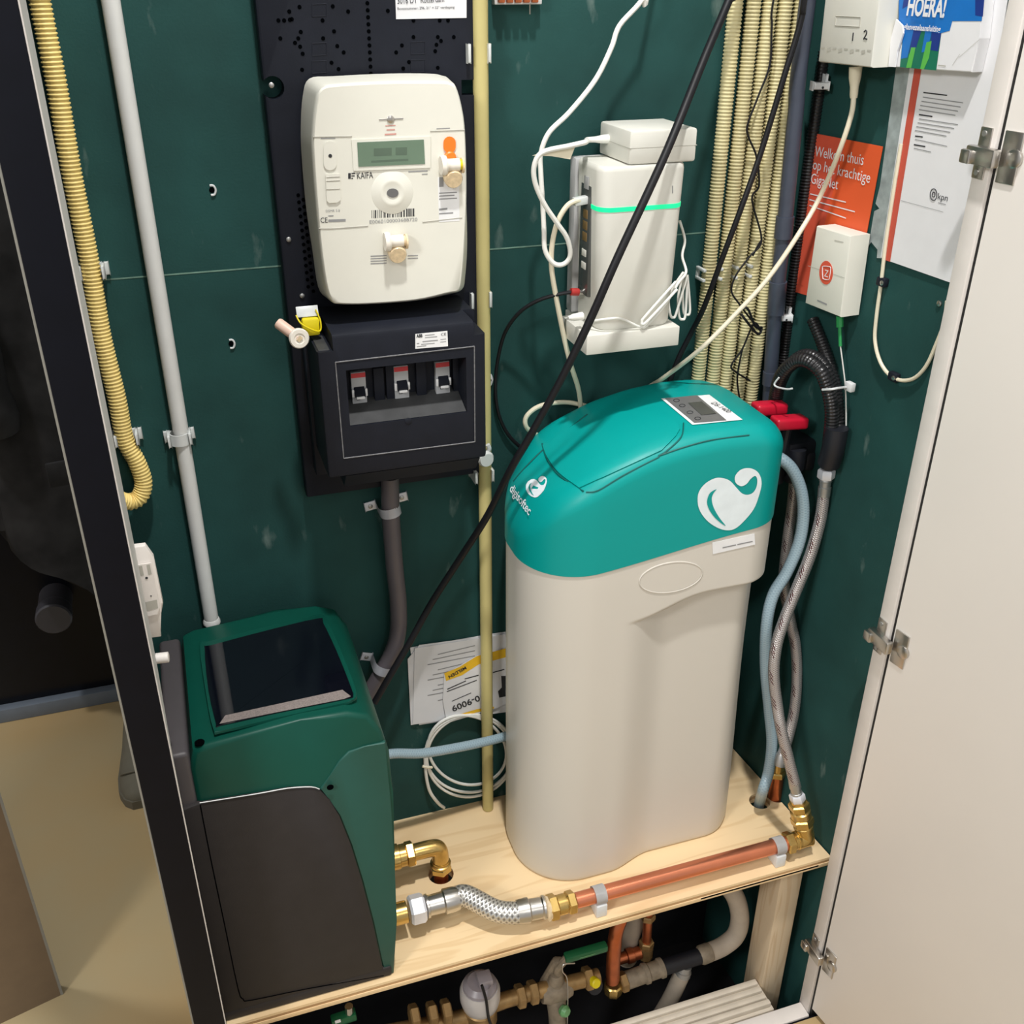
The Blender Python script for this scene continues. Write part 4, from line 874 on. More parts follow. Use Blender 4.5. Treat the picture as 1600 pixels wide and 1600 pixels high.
def hl(o, Yo): return [P(1208, 665, Y=-.052), P(1211, 625, Y=-.058), R(1222 + o, 585 - o, .055 + Yo), R(1250 + o, 562 - o, .052 + Yo), R(1278 + o, 575 - o, .046 + Yo), R(1293 + o, 605, .036 + Yo), R(1300 + o, 645, .028 + Yo), R(1296 + o * .6, 690, .022 + Yo), R(1291, 730, .018 + Yo)]
mk('ribbed_hose', tube(hl(0, .0), .0088, 14, 8, (.0045, .0006)), 'black_shiny', hx, 60)
mk('ribbed_hose', tube(hl(7, -.012), .0080, 14, 8, (.0045, .0006)), 'black_shiny', hx, 60)
mk('ribbed_hose', tube([R(1270, 500, .008), R(1282, 530, .010), R(1296, 570, .013), R(1307, 610, .013), R(1310, 660, .012), R(1304, 715, .012)], .0075, 14, 8, (.0045, .0006)), 'black_shiny', hx, 60)
mk('tape_wrap', tube([R(1308, 668, .022), R(1302, 700, .022), R(1295, 724, .020)], .0150, 16, 4), 'black_matte', hx)
ct = thing('cable_tie', 'white cable tie around the black hoses with square head', 'cable tie', R(1310, 607, .03), 'white ties on the hoses')
mk('strap', tube([R(1285, 609, .05), R(1300, 608, .047), R(1312, 606, .035), R(1322, 605, .02)], .0015, 6), 'clip_grey', ct)
mk('tie_head', obox(R(1328, 604, .015), WU, UP, WN, .013, .012, .008, .0015), 'clip_grey', ct)
ct = thing('cable_tie', 'thin white tie tail at the left end of hose loop', 'cable tie', R(1222, 607, .06), 'white ties on the hoses')
mk('strap', tube([R(1217, 590, .066), R(1210, 600, .068), R(1215, 605, .068), R(1230, 608, .068), R(1238, 607, .066)], .0013, 6), 'clip_grey', ct)

# ------------------------------------------------------------------ braided hoses
ec = V((P(1226, 1317, Z=.331).x + .036, -.2605, .331))
hdir = (P(1243, 1232, Y=-.246) - ec).normalized(); htop = ec + hdir * .074
def ferrule(t, p, d, nut=True, m='zinc'):
    d = (d).normalized()
    if nut: mk('hex_nut', hexnut(p, d, .014, .0118), 'white_nut', t)
    mk('ferrule', lathe(p + d * .013, d, [(0, .0078), (.002, .0088), (.004, .0088), (.005, .0078), (.012, .0078), (.013, .0088), (.026, .0085), (.027, .0075)], 18), m, t)
h1 = thing('braided_hose', 'front steel braided hose with red dashes reaching the brass elbow', 'hose', P(1243, 1235, Y=-.245), 'braided hoses right of the softener')
p1 = [P(1287, 775, Y=-.148), P(1281, 815, Y=-.152), P(1266, 868, Y=-.158), P(1247, 915, Y=-.164), P(1228, 962, Y=-.172), P(1214, 1005, Y=-.182), P(1209, 1050, Y=-.192), P(1214, 1100, Y=-.205), P(1222, 1145, Y=-.222), htop + hdir * .045, htop + hdir * .036]
mk('braid', tube(p1, .0082, 16, 8), 'hose_braid', h1, 60)
a, c = P(1292, 733, Y=-.145), P(1287, 776, Y=-.148); ferrule(h1, a, c - a)
ferrule(h1, htop, hdir)
h2 = thing('braided_hose', 'rear steel braided hose half hidden behind the front one', 'hose', P(1217, 1190, Y=-.20), 'braided hoses right of the softener')
p2 = [P(1243, 735, Y=-.10), P(1238, 790, Y=-.105), P(1230, 850, Y=-.11), P(1225, 910, Y=-.118), P(1234, 965, Y=-.128), P(1243, 1010, Y=-.14), P(1245, 1060, Y=-.152), P(1241, 1110, Y=-.165), P(1232, 1150, Y=-.175), P(1222, 1180, Y=-.182)]
mk('braid', tube(p2, .0080, 16, 8), 'hose_braid', h2, 60)
a, c = P(1218, 1196, Y=-.186), P(1222, 1176, Y=-.181); mk('ferrule', lathe(a, c - a, [(0, .0085), (.004, .009), (.018, .0085), (.02, .0078)], 16), 'zinc', h2)
bh = thing('blue_drain_hose', 'pale blue reinforced hose from softener lid down through the shelf', 'hose', P(1187, 1260, Y=-.17))
mk('tube', tube([P(1200, 712, Y=-.09), P(1218, 716, Y=-.11), P(1238, 734, Y=-.122), P(1252, 768, Y=-.132), P(1255, 808, Y=-.137), P(1248, 850, Y=-.140), P(1229, 895, Y=-.142), P(1208, 930, Y=-.145), P(1198, 975, Y=-.150), P(1196, 1040, Y=-.152), P(1202, 1110, Y=-.158), P(1206, 1160, Y=-.165), P(1201, 1205, Y=-.172), P(1192, 1235, Y=-.178), V((e2.x, e2.y, .295)), V((e2.x - .002, e2.y, .25))], .0085, 14, 8), 'blue_hose', bh, 60)
cs_ = thing('copper_stub', 'short copper pipe with brass coupling rising behind the brass elbow', 'pipe', (e3.x, e3.y, .25))
a = V((e3.x, e3.y, .25)); c = P(1217, 1180, Y=e3.y - .006)
mk('pipe', tube([a, a.lerp(c, .55), a.lerp(c, .78)], .011, 16, 0), 'copper_dull', cs_)
d_ = (c - a).normalized(); s0 = a.lerp(c, .70)
b = hexnut(s0, d_, .012, .0145); lathe(s0 + d_ * .012, d_, [(0, .0105), (.004, .0105), (.005, .0125), (.02, .0125)], 16, b)
mk('coupling', b, 'brass', cs_)

# ------------------------------------------------------------------ water softener
so = thing('water_softener', 'tall beige water softener with teal lid standing on plywood shelf', 'water softener', (.54, -.105, .3))
X0, X1, Y0, Y1 = .3625, .707, -.205, -.012
def smooth(a, b, t):
    t = max(0, min(1, (t - a) / (b - a))); return t * t * (3 - 2 * t)
def foot(z, grow=0, n=24):
    pts = []; rl, rr_ = .084 + grow, .052 + grow; xa, xb, ya, yb2 = X0 - grow, X1 + grow, Y0 - grow, Y1 + grow
    for cx, cy, r, a0 in ((xb - rr_, yb2 - rr_, rr_, 0), (xa + rl, yb2 - rl, rl, 90), (xa + rl, ya + rl, rl, 180), (xb - rr_, ya + rr_, rr_, 270)):
        for k in range(n):
            t = math.radians(a0 + 90 * k / (n - 1)); pts.append(V((cx + r * math.cos(t), cy + r * math.sin(t), z)))
    # more points along the straight sides
    out = []
    for i, p in enumerate(pts):
        q = pts[(i + 1) % len(pts)]; k = {n - 1: 30, 2 * n - 1: 5, 3 * n - 1: 30, 4 * n - 1: 12}.get(i, 1)
        out += [p.lerp(q, j / k) for j in range(k)]
    return out
def bodyp(p):
    z = p.z; x, y = p.x, p.y
    zb = .752 + .024 * smooth(.50, .60, x)                     # edge of the overhanging shoulder
    s = smooth(zb + .002, zb - .004, z) if False else 1 - smooth(zb - .004, zb + .002, z)
    kx = smooth(.485, .56, x)
    fr_ = smooth(-.15, -.19, y) if False else smooth(.14, .19, -y)
    y += s * kx * fr_ * .019
    x -= s * smooth(.66, .70, x) * (.008 - .010 * (1 - smooth(.3, .7, z)))
    # oval hand recess
    return V((x, y, z))
seam = lambda x: .832 + .034 * smooth(.37, .72, x)
zs_ = [.300, .301, .303, .308] + [.32 + .03 * k for k in range(14)] + [.735 + .0022 * k for k in range(26)] + [.80, .815, .87]
rings = []
for z in zs_:
    g_ = -.006 if z < .3005 else (-.003 if z < .3015 else (-.001 if z < .305 else 0))
    rings.append([bodyp(p) for p in foot(z, g_)] if z < .82 else [V((p.x, p.y, min(z, seam(p.x) + .003))) for p in foot(z, 0)])
seam = lambda x: .832 + .034 * smooth(.37, .72, x)
mk('tank', loft(rings), 'tank_beige', so, 60)
TX = [(.36, .885), (.37, .902), (.385, .926), (.41, .947), (.45, .970), (.50, .990), (.55, 1.001), (.60, 1.006), (.65, 1.004), (.69, .994), (.72, .978)]
def T(x):
    for (a, ta), (b, tb) in zip(TX, TX[1:]):
        if x <= b: t = (x - a) / (b - a); return ta + (tb - ta) * t
    return TX[-1][1]
def Ts(x): return sum(T(x + d) for d in (-.012, -.006, 0, .006, .012)) / 5
RR = .026
rings = []
base = foot(0, .0016); N0 = len(base)
rings.append([V((p.x, p.y, seam(p.x))) for p in foot(0, -.001)])
rings.append([V((p.x, p.y, seam(p.x))) for p in base])
for h in (.25, .5, .75): rings.append([V((p.x, p.y, seam(p.x) + (Ts(p.x) - RR - seam(p.x)) * h)) for p in base])
for k in range(9):
    a_ = math.pi / 2 * k / 8; d = RR * (1 - math.cos(a_)); g_ = .0016 - d
    rings.append([V((p.x, p.y, Ts(p.x) - RR + RR * math.sin(a_))) for p in foot(0, g_)[:]])
# inner rings converge on the centre line
ring_in = rings[-1]
for k in (.75, .5, .28, .1):
    cyy = (Y0 + Y1) / 2; cxx = (X0 + X1) / 2
    r_ = []
    for p in ring_in:
        x = max(X0 + .03, min(X1 - .03, p.x)) if False else cxx + (p.x - cxx) * (.15 + .85 * k); y = cyy + (p.y - cyy) * k
        r_.append(V((x, y, Ts(x) + .005 * (1 - k * k))))
    rings.append(r_)
n_ = min(len(r) for r in rings)
def rematch(r, n):
    tot = [0]
    for i in range(len(r)): tot.append(tot[-1] + (r[(i + 1) % len(r)] - r[i]).length)
    out = []; j = 0
    for k in range(n):
        s = tot[-1] * k / n
        while tot[j + 1] < s: j += 1
        out.append(r[j].lerp(r[(j + 1) % len(r)], (s - tot[j]) / max(1e-9, tot[j + 1] - tot[j])))
    return out
def ringfoot(g_, n=140): return [p for p in foot(0, g_)]
if any(len(r) != len(rings[0]) for r in rings): rings = [rematch(r, 180) for r in rings]
lid_bm = loft(rings)
bmesh.ops.recalc_face_normals(lid_bm, faces=lid_bm.faces); lid_bm.normal_update()
bvh = BVHTree.FromBMesh(lid_bm)
mk('lid', lid_bm, 'teal', so, 40)
def onlid(px, py, off=.0006):
    d = ray(px, py).normalized(); hit = bvh.ray_cast(CAM, d)
    if hit[0] is None: return P(px, py, Z=1.0)
    n = hit[1] if hit[1].dot(d) < 0 else -hit[1]
    return hit[0] + n * off
def patch(corners_left, corners_right, off, nu=14, nv=14, skirt=.003):
    b = bmesh.new(); L1 = cat([V((x, y, 0)) for x, y in corners_left], 8); R1 = cat([V((x, y, 0)) for x, y in corners_right], 8)
    L1 = rematch(L1 + [], nv + 1) if False else [L1[round(i * (len(L1) - 1) / nv)] for i in range(nv + 1)]
    R1 = [R1[round(i * (len(R1) - 1) / nv)] for i in range(nv + 1)]
    g_ = [[b.verts.new(onlid(*(L1[j].lerp(R1[j], i / nu)).to_2d(), off)) for i in range(nu + 1)] for j in range(nv + 1)]
    for j in range(nv):
        for i in range(nu): b.faces.new((g_[j][i], g_[j][i + 1], g_[j + 1][i + 1], g_[j + 1][i]))
    bmesh.ops.recalc_face_normals(b, faces=b.faces)
    return b
hb_ = patch([(849, 697), (858, 718), (878, 743), (906, 763)], [(925, 648), (1010, 645), (1062, 668), (1034, 704)], .0022)
bmesh.ops.solidify(hb_, geom=hb_.faces[:], thickness=.003)
mk('hatch', hb_, 'teal', so, 40)
b = bmesh.new(); tube([onlid(x, y, .0012) for x, y in ((848, 694), (856, 718), (876, 745), (912, 768))], .0011, 6, 5, bm=b)
tube([onlid(x, y, .001) for x, y in ((1068, 662), (1064, 684), (1040, 706), (1030, 712), (1065, 700), (1110, 688), (1170, 680))], .0009, 6, 5, bm=b)
tube([onlid(x, y, .0008) for x, y in ((916, 769), (935, 766), (975, 742), (1030, 714))], .0009, 6, 5, bm=b)
tube([onlid(x, y, .0008) for x, y in ((803, 752), (822, 730), (846, 706), (880, 678), (918, 648))], .0009, 6, 5, bm=b)
mk('groove', b, 'teal_dark', so)
dp_ = thing if False else None
pnl = mk('control_panel', patch([(1033, 624), (1082, 665)], [(1108, 618), (1160, 657)], .0012, 6, 6), 'label_white', so, 40)
mk('keypad', patch([(1039, 624.5), (1085, 662.5)], [(1089, 619.5), (1135, 658.5)], .0018, 6, 6), 'panel_grey', pnl, 40)
mk('screen', patch([(1075, 632), (1096, 651)], [(1096, 630), (1119, 648.5)], .0024, 4, 4), 'screen_grey', pnl, 40)
b = bmesh.new()
for x, y in ((1057, 628), (1066, 636), (1078, 646.5), (1090, 656)): tube([onlid(x + 4.5 * math.cos(t), y + 2.2 * math.sin(t), .0022) for t in [6.283 * k / 10 for k in range(10)]], .0004, 5, 2, bm=b, closed=True)
tag(mk('key_ring', b, 'ink', pnl), kind='stuff')
nn = (onlid(1100, 640, .01) - onlid(1100, 640, 0)).normalized()
text('DS-1400', onlid(1110, 632, .0016), onlid(1136, 647, .0016), .008, nn, 'ink', pnl)
# brand heart on the side and on the nose
hz_ = lambda u, v: (780 + u * .28125, 590 + v * .28125)
heart = [(1190, 560), (1135, 595), (1103, 650), (1108, 725), (1150, 790), (1210, 832), (1265, 847), (1312, 836), (1362, 792), (1412, 730), (1440, 660), (1456, 590), (1446, 540), (1420, 512), (1380, 501), (1338, 512), (1309, 547), (1312, 582), (1342, 602), (1372, 590), (1395, 562), (1420, 545), (1432, 565), (1428, 605), (1408, 638), (1375, 650), (1345, 640), (1318, 612), (1280, 572), (1235, 556)]
cres = [(1205, 618), (1168, 640), (1152, 690), (1170, 742), (1210, 790), (1256, 822), (1222, 778), (1190, 722), (1178, 672), (1188, 640)]
sw = cat([V(hz_(*p)).to_3d() for p in heart], 4, True); sc2 = cat([V(hz_(*p)).to_3d() for p in cres], 4, True)
def decal(pts, off, m, par, name):
    b = bmesh.new(); vv = [b.verts.new(onlid(p.x, p.y, off)) for p in pts]
    for t in tessellate_polygon([[V((p.x, p.y, 0)) for p in pts]]):
        try: b.faces.new([vv[i] for i in t])
        except ValueError: pass
    return mk(name, b, m, par, 0)
lg = decal(sw, .0007, 'logo_white', so, 'heart_emblem'); decal(sc2, .0012, 'teal', lg, 'heart_crescent')
hs = lambda p: V((823 + (p[0] - 1100) * .0915 - (p[1] - 500) * .006, 743 + (p[1] - 500) * .098 + (p[0] - 1100) * .004, 0))
lg = decal([hs(p) for p in heart[::1]], .0007, 'logo_white', so, 'heart_emblem'); decal([hs(p) for p in cres], .0011, 'teal', lg, 'heart_crescent')
nn = (onlid(815, 785, .01) - onlid(815, 785, 0)).normalized()
text('digisoftec', onlid(799, 767, .0025), onlid(829, 806, .0025), .0105, nn, 'logo_white', so, bold=.015)
# handle recess ring and sticker on the beige shoulder
b = bmesh.new()
el = [P(1048 + 49 * math.cos(t) , 902 + 23 * math.sin(t) - 7 * math.cos(t), Y=Y0 - .0002) for t in [6.283 * k / 30 for k in range(30)]]
tube(el, .0011, 6, 2, bm=b, closed=True); mk('oval_rim', b, 'tank_beige', so)
mk('oval_dish', prism([P(1048 + 48 * math.cos(t), 902 + 22 * math.sin(t) - 7 * math.cos(t), Y=Y0 - .0006) for t in [6.283 * k / 30 for k in range(30)]], (0, .0004, 0)), 'tank_beige', so, 0)
stk = mk('code_sticker', prism([P(x, y, Y=Y0 - .0008) for x, y in ((1113, 848), (1179, 834), (1180, 851), (1114, 866))], (0, .0005, 0)), 'label_white', so, 0)
text('softener nr 816 01 10094', P(1129, 856.5, Y=Y0 - .0009), P(1176, 846, Y=Y0 - .0009), .002, FRONT, 'ink', stk) if False else lines([row(lambda x, y: P(x, y, Y=Y0 - .0009), 1129, 855, 1150, 850.5, 1.7), row(lambda x, y: P(x, y, Y=Y0 - .0009), 1152, 850, 1176, 845, 1.7)], FRONT, .0002, 'ink_grey', stk)
tag(bpy.data.objects[mk('side_spigot', lathe(V((X1 - .004, -.10, .935)), (1, 0, 0), [(0, .018), (.01, .018), (.014, .012), (.03, .0095)], 16), 'teal', so).name])

# ------------------------------------------------------------------ pump
pu = thing('water_pump', 'dark green and black boxy water pump on the left of the shelf', 'pump', (.035, -.155, .3))
yb, yf = -.036, -.270
sil = [(-.064, .316), (-.064, .72), (-.058, .742), (-.045, .7475), (.06, .7545), (.112, .7525), (.136, .742), (.150, .715), (.1575, .68), (.158, .62), (.154, .50), (.147, .38), (.1425, .3005)]
silc = [V((x, 0, z)) for x, z in sil]
b = prism([V((p.x, yf, p.z)) for p in silc], (0, yb - yf, 0))
es = [e for e in b.edges if abs(e.verts[0].co.y - e.verts[1].co.y) < 1e-6]
bmesh.ops.bevel(b, geom=es, offset=.006, segments=3, affect='EDGES', profile=.5)
mk('green_shell', b, 'pump_green', pu, 40)
fpx = lambda x, y: V((P(x, y, Y=yf - .004).x, yf - .004, max(.3035, P(x, y, Y=yf - .004).z)))
mk('front_cover', prism([fpx(x, y) for x, y in ((312, 1256), (400, 1242), (450, 1233), (485, 1231), (500, 1236), (515, 1250), (530, 1275), (548, 1320), (565, 1375), (582, 1440), (595, 1500), (602, 1531))] + [V((-.087, yf - .004, .3035)), V((-.087, yf - .004, P(312, 1256, Y=yf - .004).z - .006))], (0, .006, 0), .0018), 'pump_black', pu, 40)
fz = lambda p: V((p.x, p.y, max(p.z, .3015)))
mk('right_flank', prism([fz(P(x, y, Y=yf - .0022)) for x, y in ((602, 1160), (570, 1167), (545, 1175), (530, 1190), (516, 1212), (500, 1234), (516, 1248), (532, 1274), (550, 1319), (567, 1374), (584, 1439), (597, 1499), (603, 1527), (616, 1527), (620, 1440), (617, 1360), (611, 1260))], (0, .004, 0), .0015), 'pump_green_side', pu, 40)
b = bmesh.new(); tube([P(x, y, Y=yf - .0046) for x, y in ((312, 1254.5), (400, 1240.5), (450, 1231.5), (486, 1229.5), (499, 1233))], .0006, 6, 3, bm=b); mk('trim_line', b, 'clip_grey', pu)
mk('cover_groove', tube([P(x, y, Y=yf - .0042) for x, y in ((313, 1258), (330, 1345), (350, 1440), (372, 1545), (380, 1561), (392, 1563), (480, 1545), (600, 1524))], .0007, 6, 3), 'black_hole', pu)
mk('left_flank', box(-.088, -.0625, yf + .001, yb - .004, .304, .741, .005, 3), 'pump_grey', pu)
mk('foot_plinth', box(-.088, .139, yf - .0045, yb, .3003, .318, .003), 'pump_black', pu)
for x, y in ((312, 1161), (516, 1230)):
    if y < 1200: mk('screw_recess', lathe(P(x, y, Z=.7468), UP, [(0, .0055), (.0012, .0055), (.0008, .003)], 14), 'black_hole', pu)
    else: mk('screw_recess', lathe(P(x, y, Y=yf - .0062), (0, -1, 0), [(0, .0040), (.0005, .0040)], 14), 'black_hole', pu)
# display window on the sloped top
pb = bpy.data.objects['green_shell']
bmx = bmesh.new(); bmx.from_mesh(pb.data); bmesh.ops.translate(bmx, verts=bmx.verts, vec=WL['green_shell']); bvp = BVHTree.FromBMesh(bmx); bmx.free()
def onp(px, py, off):
    d = ray(px, py).normalized(); h = bvp.ray_cast(CAM, d)
    if h[0] is None: return P(px, py, Z=.748)
    return h[0] + V((0, 0, off))
zw = .7555
Wn = lambda x, y: P(x, y, Z=zw)
fw = cat([Wn(x, y) for x, y in ((312, 1008), (325, 1003), (420, 978), (498, 960), (508, 966), (530, 1010), (556, 1078), (552, 1092), (530, 1100), (430, 1122), (345, 1142), (333, 1138), (322, 1085))], 3, True)
mk('window_bezel', prism(fw, (0, 0, -.0035), .0012), 'pump_green', pu, 40)
zw2 = .7560
W2 = lambda x, y: P(x, y, Z=zw2)
win = [W2(x, y) for x, y in ((320, 1014), (330, 1009), (420, 985), (497, 967), (505, 974), (526, 1018), (549, 1076), (551, 1088), (540, 1093), (430, 1115), (345, 1134), (338, 1131), (326, 1080))]
ws = mk('display_window', prism(cat(win, 3, True), (0, 0, .0008), .0004), 'gloss_black', pu, 30)
zw3 = .7570
mk('reflection_strip', prism([P(x, y, Z=zw3) for x, y in ((343, 1131), (352, 1118), (430, 1101), (535, 1078), (548, 1088), (538, 1092), (430, 1113.5))], (0, 0, .0003)), 'reflection_grey', pu, 0)  # pale reflection along the front of the window, laid on as colour
mk('side_socket', lathe(V((-.084, -.215, .70)), (-1, 0, 0), [(0, .02), (.002, .02), (.002, .015)], 20), 'black_hole', pu)

# pump fittings
fu = thing('upper_brass_outlet', 'brass elbow fitting from pump turning down into the shelf', 'pipe fitting', (.2, -.13, .3))
ze = .358; ye = e1.y
a = V((.15, ye, ze)); ex = V((1, 0, 0))
b = lathe(a, ex, [(0, .0165), (.018, .0165), (.019, .0185), (.034, .0185), (.035, .0165), (.044, .0165)], 20); mk('union', b, 'brass', fu)
mk('hex_nut', hexnut(a + ex * .044, ex, .013, .0185), 'brass', fu)
mk('elbow', tube([a + ex * .055, V((e1.x - .016, ye, ze)), V((e1.x - .004, ye, ze - .003)), V((e1.x, ye, ze - .016)), V((e1.x, ye, ze - .032))], .0125, 18, 6), 'brass', fu)
b = lathe(V((e1.x, ye, ze - .028)), (0, 0, -1), [(0, .0135), (.004, .0135), (.005, .0155), (.008, .0155), (.009, .0135)], 18); hexnut(V((e1.x, ye, ze - .037)), (0, 0, -1), .012, .0165, b); mk('lower_nut', b, 'brass', fu)
mk('copper_tail', tube([V((e1.x, ye, ze - .045)), V((e1.x, ye, .22))], .011, 16, 0), 'copper_dull', fu)
fl_ = thing('flexible_connector', 'steel braided flexible connector from pump to the copper pipe', 'hose', (.28, -.23, .3))
zq = .338
a = P(622, 1424, Z=zq + .006); c = P(650, 1418, Z=zq + .006); d_ = V((1, 0, 0))
s0 = V((.148, -.2155, .345)); 
b = lathe(s0, d_, [(0, .0155), (.026, .0155), (.027, .0145)], 20); mk('brass_stub', b, 'brass', fl_)
nx = P(648, 1420, Z=.345); s1 = V((nx.x - .008, -.2155, .345))
mk('hex_nut', hexnut(s1, d_, .022, .0205), 'white_nut', fl_)
s2 = s1 + d_ * .022
mk('ferrule', lathe(s2, d_, [(0, .0135), (.002, .0165), (.005, .0165), (.006, .014), (.026, .0145), (.028, .0175), (.040, .0175), (.048, .016)], 22), 'steel', fl_)
fe = P(815, 1424, Z=.335); fe2 = P(860, 1416, Z=.335); de = (fe2 - fe).normalized()
mk('braid', tube([s2 + d_ * .044, s2 + d_ * .060, s2.lerp(fe, .72) + V((0, .001, -.001)), fe - de * .012, fe + de * .004], .0152, 20, 10), 'steel_braid', fl_, 60)
mk('ferrule', lathe(fe - de * .006, de, [(0, .0165), (.012, .0175), (.016, .0175), (.018, .015), (.034, .0145), (.036, .0165), (.039, .0165)], 22), 'steel', fl_)
# copper pipe along the front of the shelf
cp = thing('copper_pipe', 'bright copper pipe with brass couplings along the shelf front', 'pipe', (.6, -.262, .31))
ca = fe + de * .03; cb2 = P(1232, 1317, Z=.331)
ca = V((ca.x, -.2605, .331)); cb2 = V((cb2.x, -.2605, .331)); dc = (cb2 - ca).normalized()
mk('pipe', tube([ca + dc * .02, cb2], .0112, 20, 0), 'copper', cp)
mk('putty', lathe(ca + dc * .002, dc, [(0, .014), (.004, .0185), (.008, .0165)], 14), 'amber_clear', cp)
b = hexnut(ca + dc * .008, dc, .014, .0185); lathe(ca + dc * .022, dc, [(0, .0145), (.012, .0145), (.013, .0125), (.018, .0125)], 20, b); hexnut(ca + dc * .036, dc, .013, .0165, b)
mk('coupling', b, 'brass', cp)
qx = P(1226, 1317, Z=.331).x; q0 = V((qx, -.2605, .331))
b = hexnut(q0, dc, .013, .0168); lathe(q0 + dc * .013, dc, [(0, .0132), (.005, .0132), (.006, .0145), (.012, .0135), (.03, .0135)], 18, b)
mk('elbow_nut', b, 'brass', cp)
mk('elbow', tube([q0 + dc * .02, ec - dc * .012, ec + V((-.002, 0, .003)), ec + hdir * .014, ec + hdir * .03], .0138, 18, 6), 'brass', cp)
b = lathe(ec + hdir * .022, hdir, [(0, .0150), (.004, .0150), (.005, .0138)], 18); hexnut(ec + hdir * .028, hdir, .015, .0172, b); lathe(ec + hdir * .043, hdir, [(0, .0135), (.002, .0155), (.012, .0155), (.014, .0125), (.017, .0125)], 18, b); hexnut(ec + hdir * .058, hdir, .013, .0158, b); lathe(ec + hdir * .070, hdir, [(0, .0115), (.006, .0105)], 16, b)
mk('riser_fitting', b, 'brass', cp)
for px, lb in ((937, 'white pipe clip at the left end of the copper pipe'), (1216, 'white pipe clip at the right end of the copper pipe')):
    x_ = P(px, 1400 if px < 1000 else 1322, Z=.331).x
    t = thing('pipe_clip', lb, 'clip', (x_, -.2605, .3), 'white clips on the copper pipe')
    b = bmesh.new(); arc = [V((x_, -.2605 - .0135 * math.sin(a_), .331 + .0135 * math.cos(a_))) for a_ in [-2.2 + 4.4 * k / 16 for k in range(17)]]
    Rg = [[b.verts.new(p + V((s, 0, 0))) for s in (-.0085, .0085)] for p in arc]
    for r1, r2 in zip(Rg, Rg[1:]): b.faces.new((r1[0], r2[0], r2[1], r1[1]))
    bmesh.ops.solidify(b, geom=b.faces[:], thickness=.0028); mk('clip_ring', b, 'clip_grey', t)
    mk('clip_foot', box(x_ - .0085, x_ + .0085, -.2605 - .0145, -.2605 + .0145, .3, .3225, .002), 'clip_grey', t)
# blue hose pump -> softener
tag(mk('blue_hose', tube([V((.148, -.085, P(600, 1179, Y=-.08).z)), P(610, 1178, Y=-.07), P(660, 1177, Y=-.062), P(720, 1167, Y=-.055), P(770, 1156, Y=-.05), P(791, 1150, Y=-.046)], .0072, 14, 8), 'blue_hose', None, 60), 'pale blue reinforced hose running from pump to behind softener', 'hose')

# ------------------------------------------------------------------ strike plate
sp_ = thing('strike_plate', 'white plastic latch plate fixed to the left jamb', 'latch plate', P(230, 995, Y=-.279))
k_ = lambda x, y: P(x, y, Y=-.2805)
mk('plate', prism([k_(x, y) for x, y in ((198, 857), (227, 853), (240, 871), (255, 943), (249, 970), (252, 995), (232, 998), (225, 960))], (0, .007, 0), .0015), 'white_paint', sp_)
kk = lambda x, y: P(x, y, Y=-.2812)
mk('raised_frame', prism([kk(x, y) for x, y in ((210, 882), (236, 878), (250, 945), (246, 958), (228, 962), (222, 930))], (0, -.002, 0), .001), 'white_paint', sp_)
lines([[P(x, y, Y=-.2834) for x, y in q_] for q_ in (((217, 885), (222, 884), (225, 899), (220, 900)), ((229, 883), (234, 882), (237, 897), (232, 898)), ((227, 941), (245, 937), (247, 950), (230, 955)))], FRONT, .0001, 'meter_line', sp_, 'slot')
b = bmesh.new()
for x, y, r in ((229, 903, .0013), (236, 931, .0007)): lathe(P(x, y, Y=-.2833), FRONT, [(0, r), (.0004, r)], 10, b)
mk('screw_hole', b, 'ink', sp_)
tag(mk('white_peg', lathe(P(244, 1029, Y=-.281), (1, -.1, 0), [(0, .0055), (.012, .0055), (.0125, .004)], 14), 'white_paint'), 'short white peg on the left jamb below the latch plate', 'peg')

# ------------------------------------------------------------------ plumbing under the shelf
PY = -.205
wm = thing('water_meter', 'round water meter with pale dome under the plywood shelf', 'water meter', P(752, 1600, Y=PY))
c = P(750, 1548, Y=PY); wr = .031
mk('dome', lathe(c + V((0, 0, -.035)), UP, [(0, .024), (.006, .028), (.02, wr), (.038, wr), (.046, wr - .003)], 28), 'meter_dome', wm)
mk('dial_cover', lathe(c + V((0, 0, .008)), UP, [(0, wr - .004), (.008, wr - .005), (.014, wr - .012)], 28), 'dome_grey', wm)
mk('reader', box(c.x - .004, c.x + .018, c.y - .012, c.y + .01, c.z + .02, c.z + .032, .002), 'dome_grey', wm)
mk('brass_body', lathe(c + V((0, 0, -.075)), UP, [(0, .018), (.01, .026), (.038, .026), (.041, .022)], 22), 'brass_dull', wm)
tag(mk('thin_black_lead', tube([c + V((-.004, -.024, .045)), c + V((-.0, -.032, .02)), c + V((.003, -.034, -.02)), c + V((.009, -.034, -.05)), c + V((.014, -.034, -.09))], .0022, 8), 'cable_black'), 'thin black lead hanging in front of the water meter', 'cable')
zc = c.z - .045
mp_ = thing('brass_manifold', 'dull brass supply pipe with nuts crossing behind the meter', 'pipe', V((.3, PY, zc - .03)))
xa = P(520, 1600, Y=PY).x
pA_ = V((xa - .05, PY, P(640, 1590, Y=PY).z)); pB_ = P(790, 1562, Y=PY); pC_ = P(935, 1525, Y=PY)
mk('pipe', tube([pA_, V((c.x - .03, PY, pB_.z - .012)), pB_, pC_], .0125, 14, 4), 'brass_dull', mp_)
for px, py in ((640, 1590), (668, 1586), (690, 1582), (806, 1558), (826, 1552), (912, 1530)):
    q1 = P(px, py, Y=PY); mk('hex_nut', hexnut(q1, pC_ - pB_, .014, .0185), 'brass_dull', mp_)
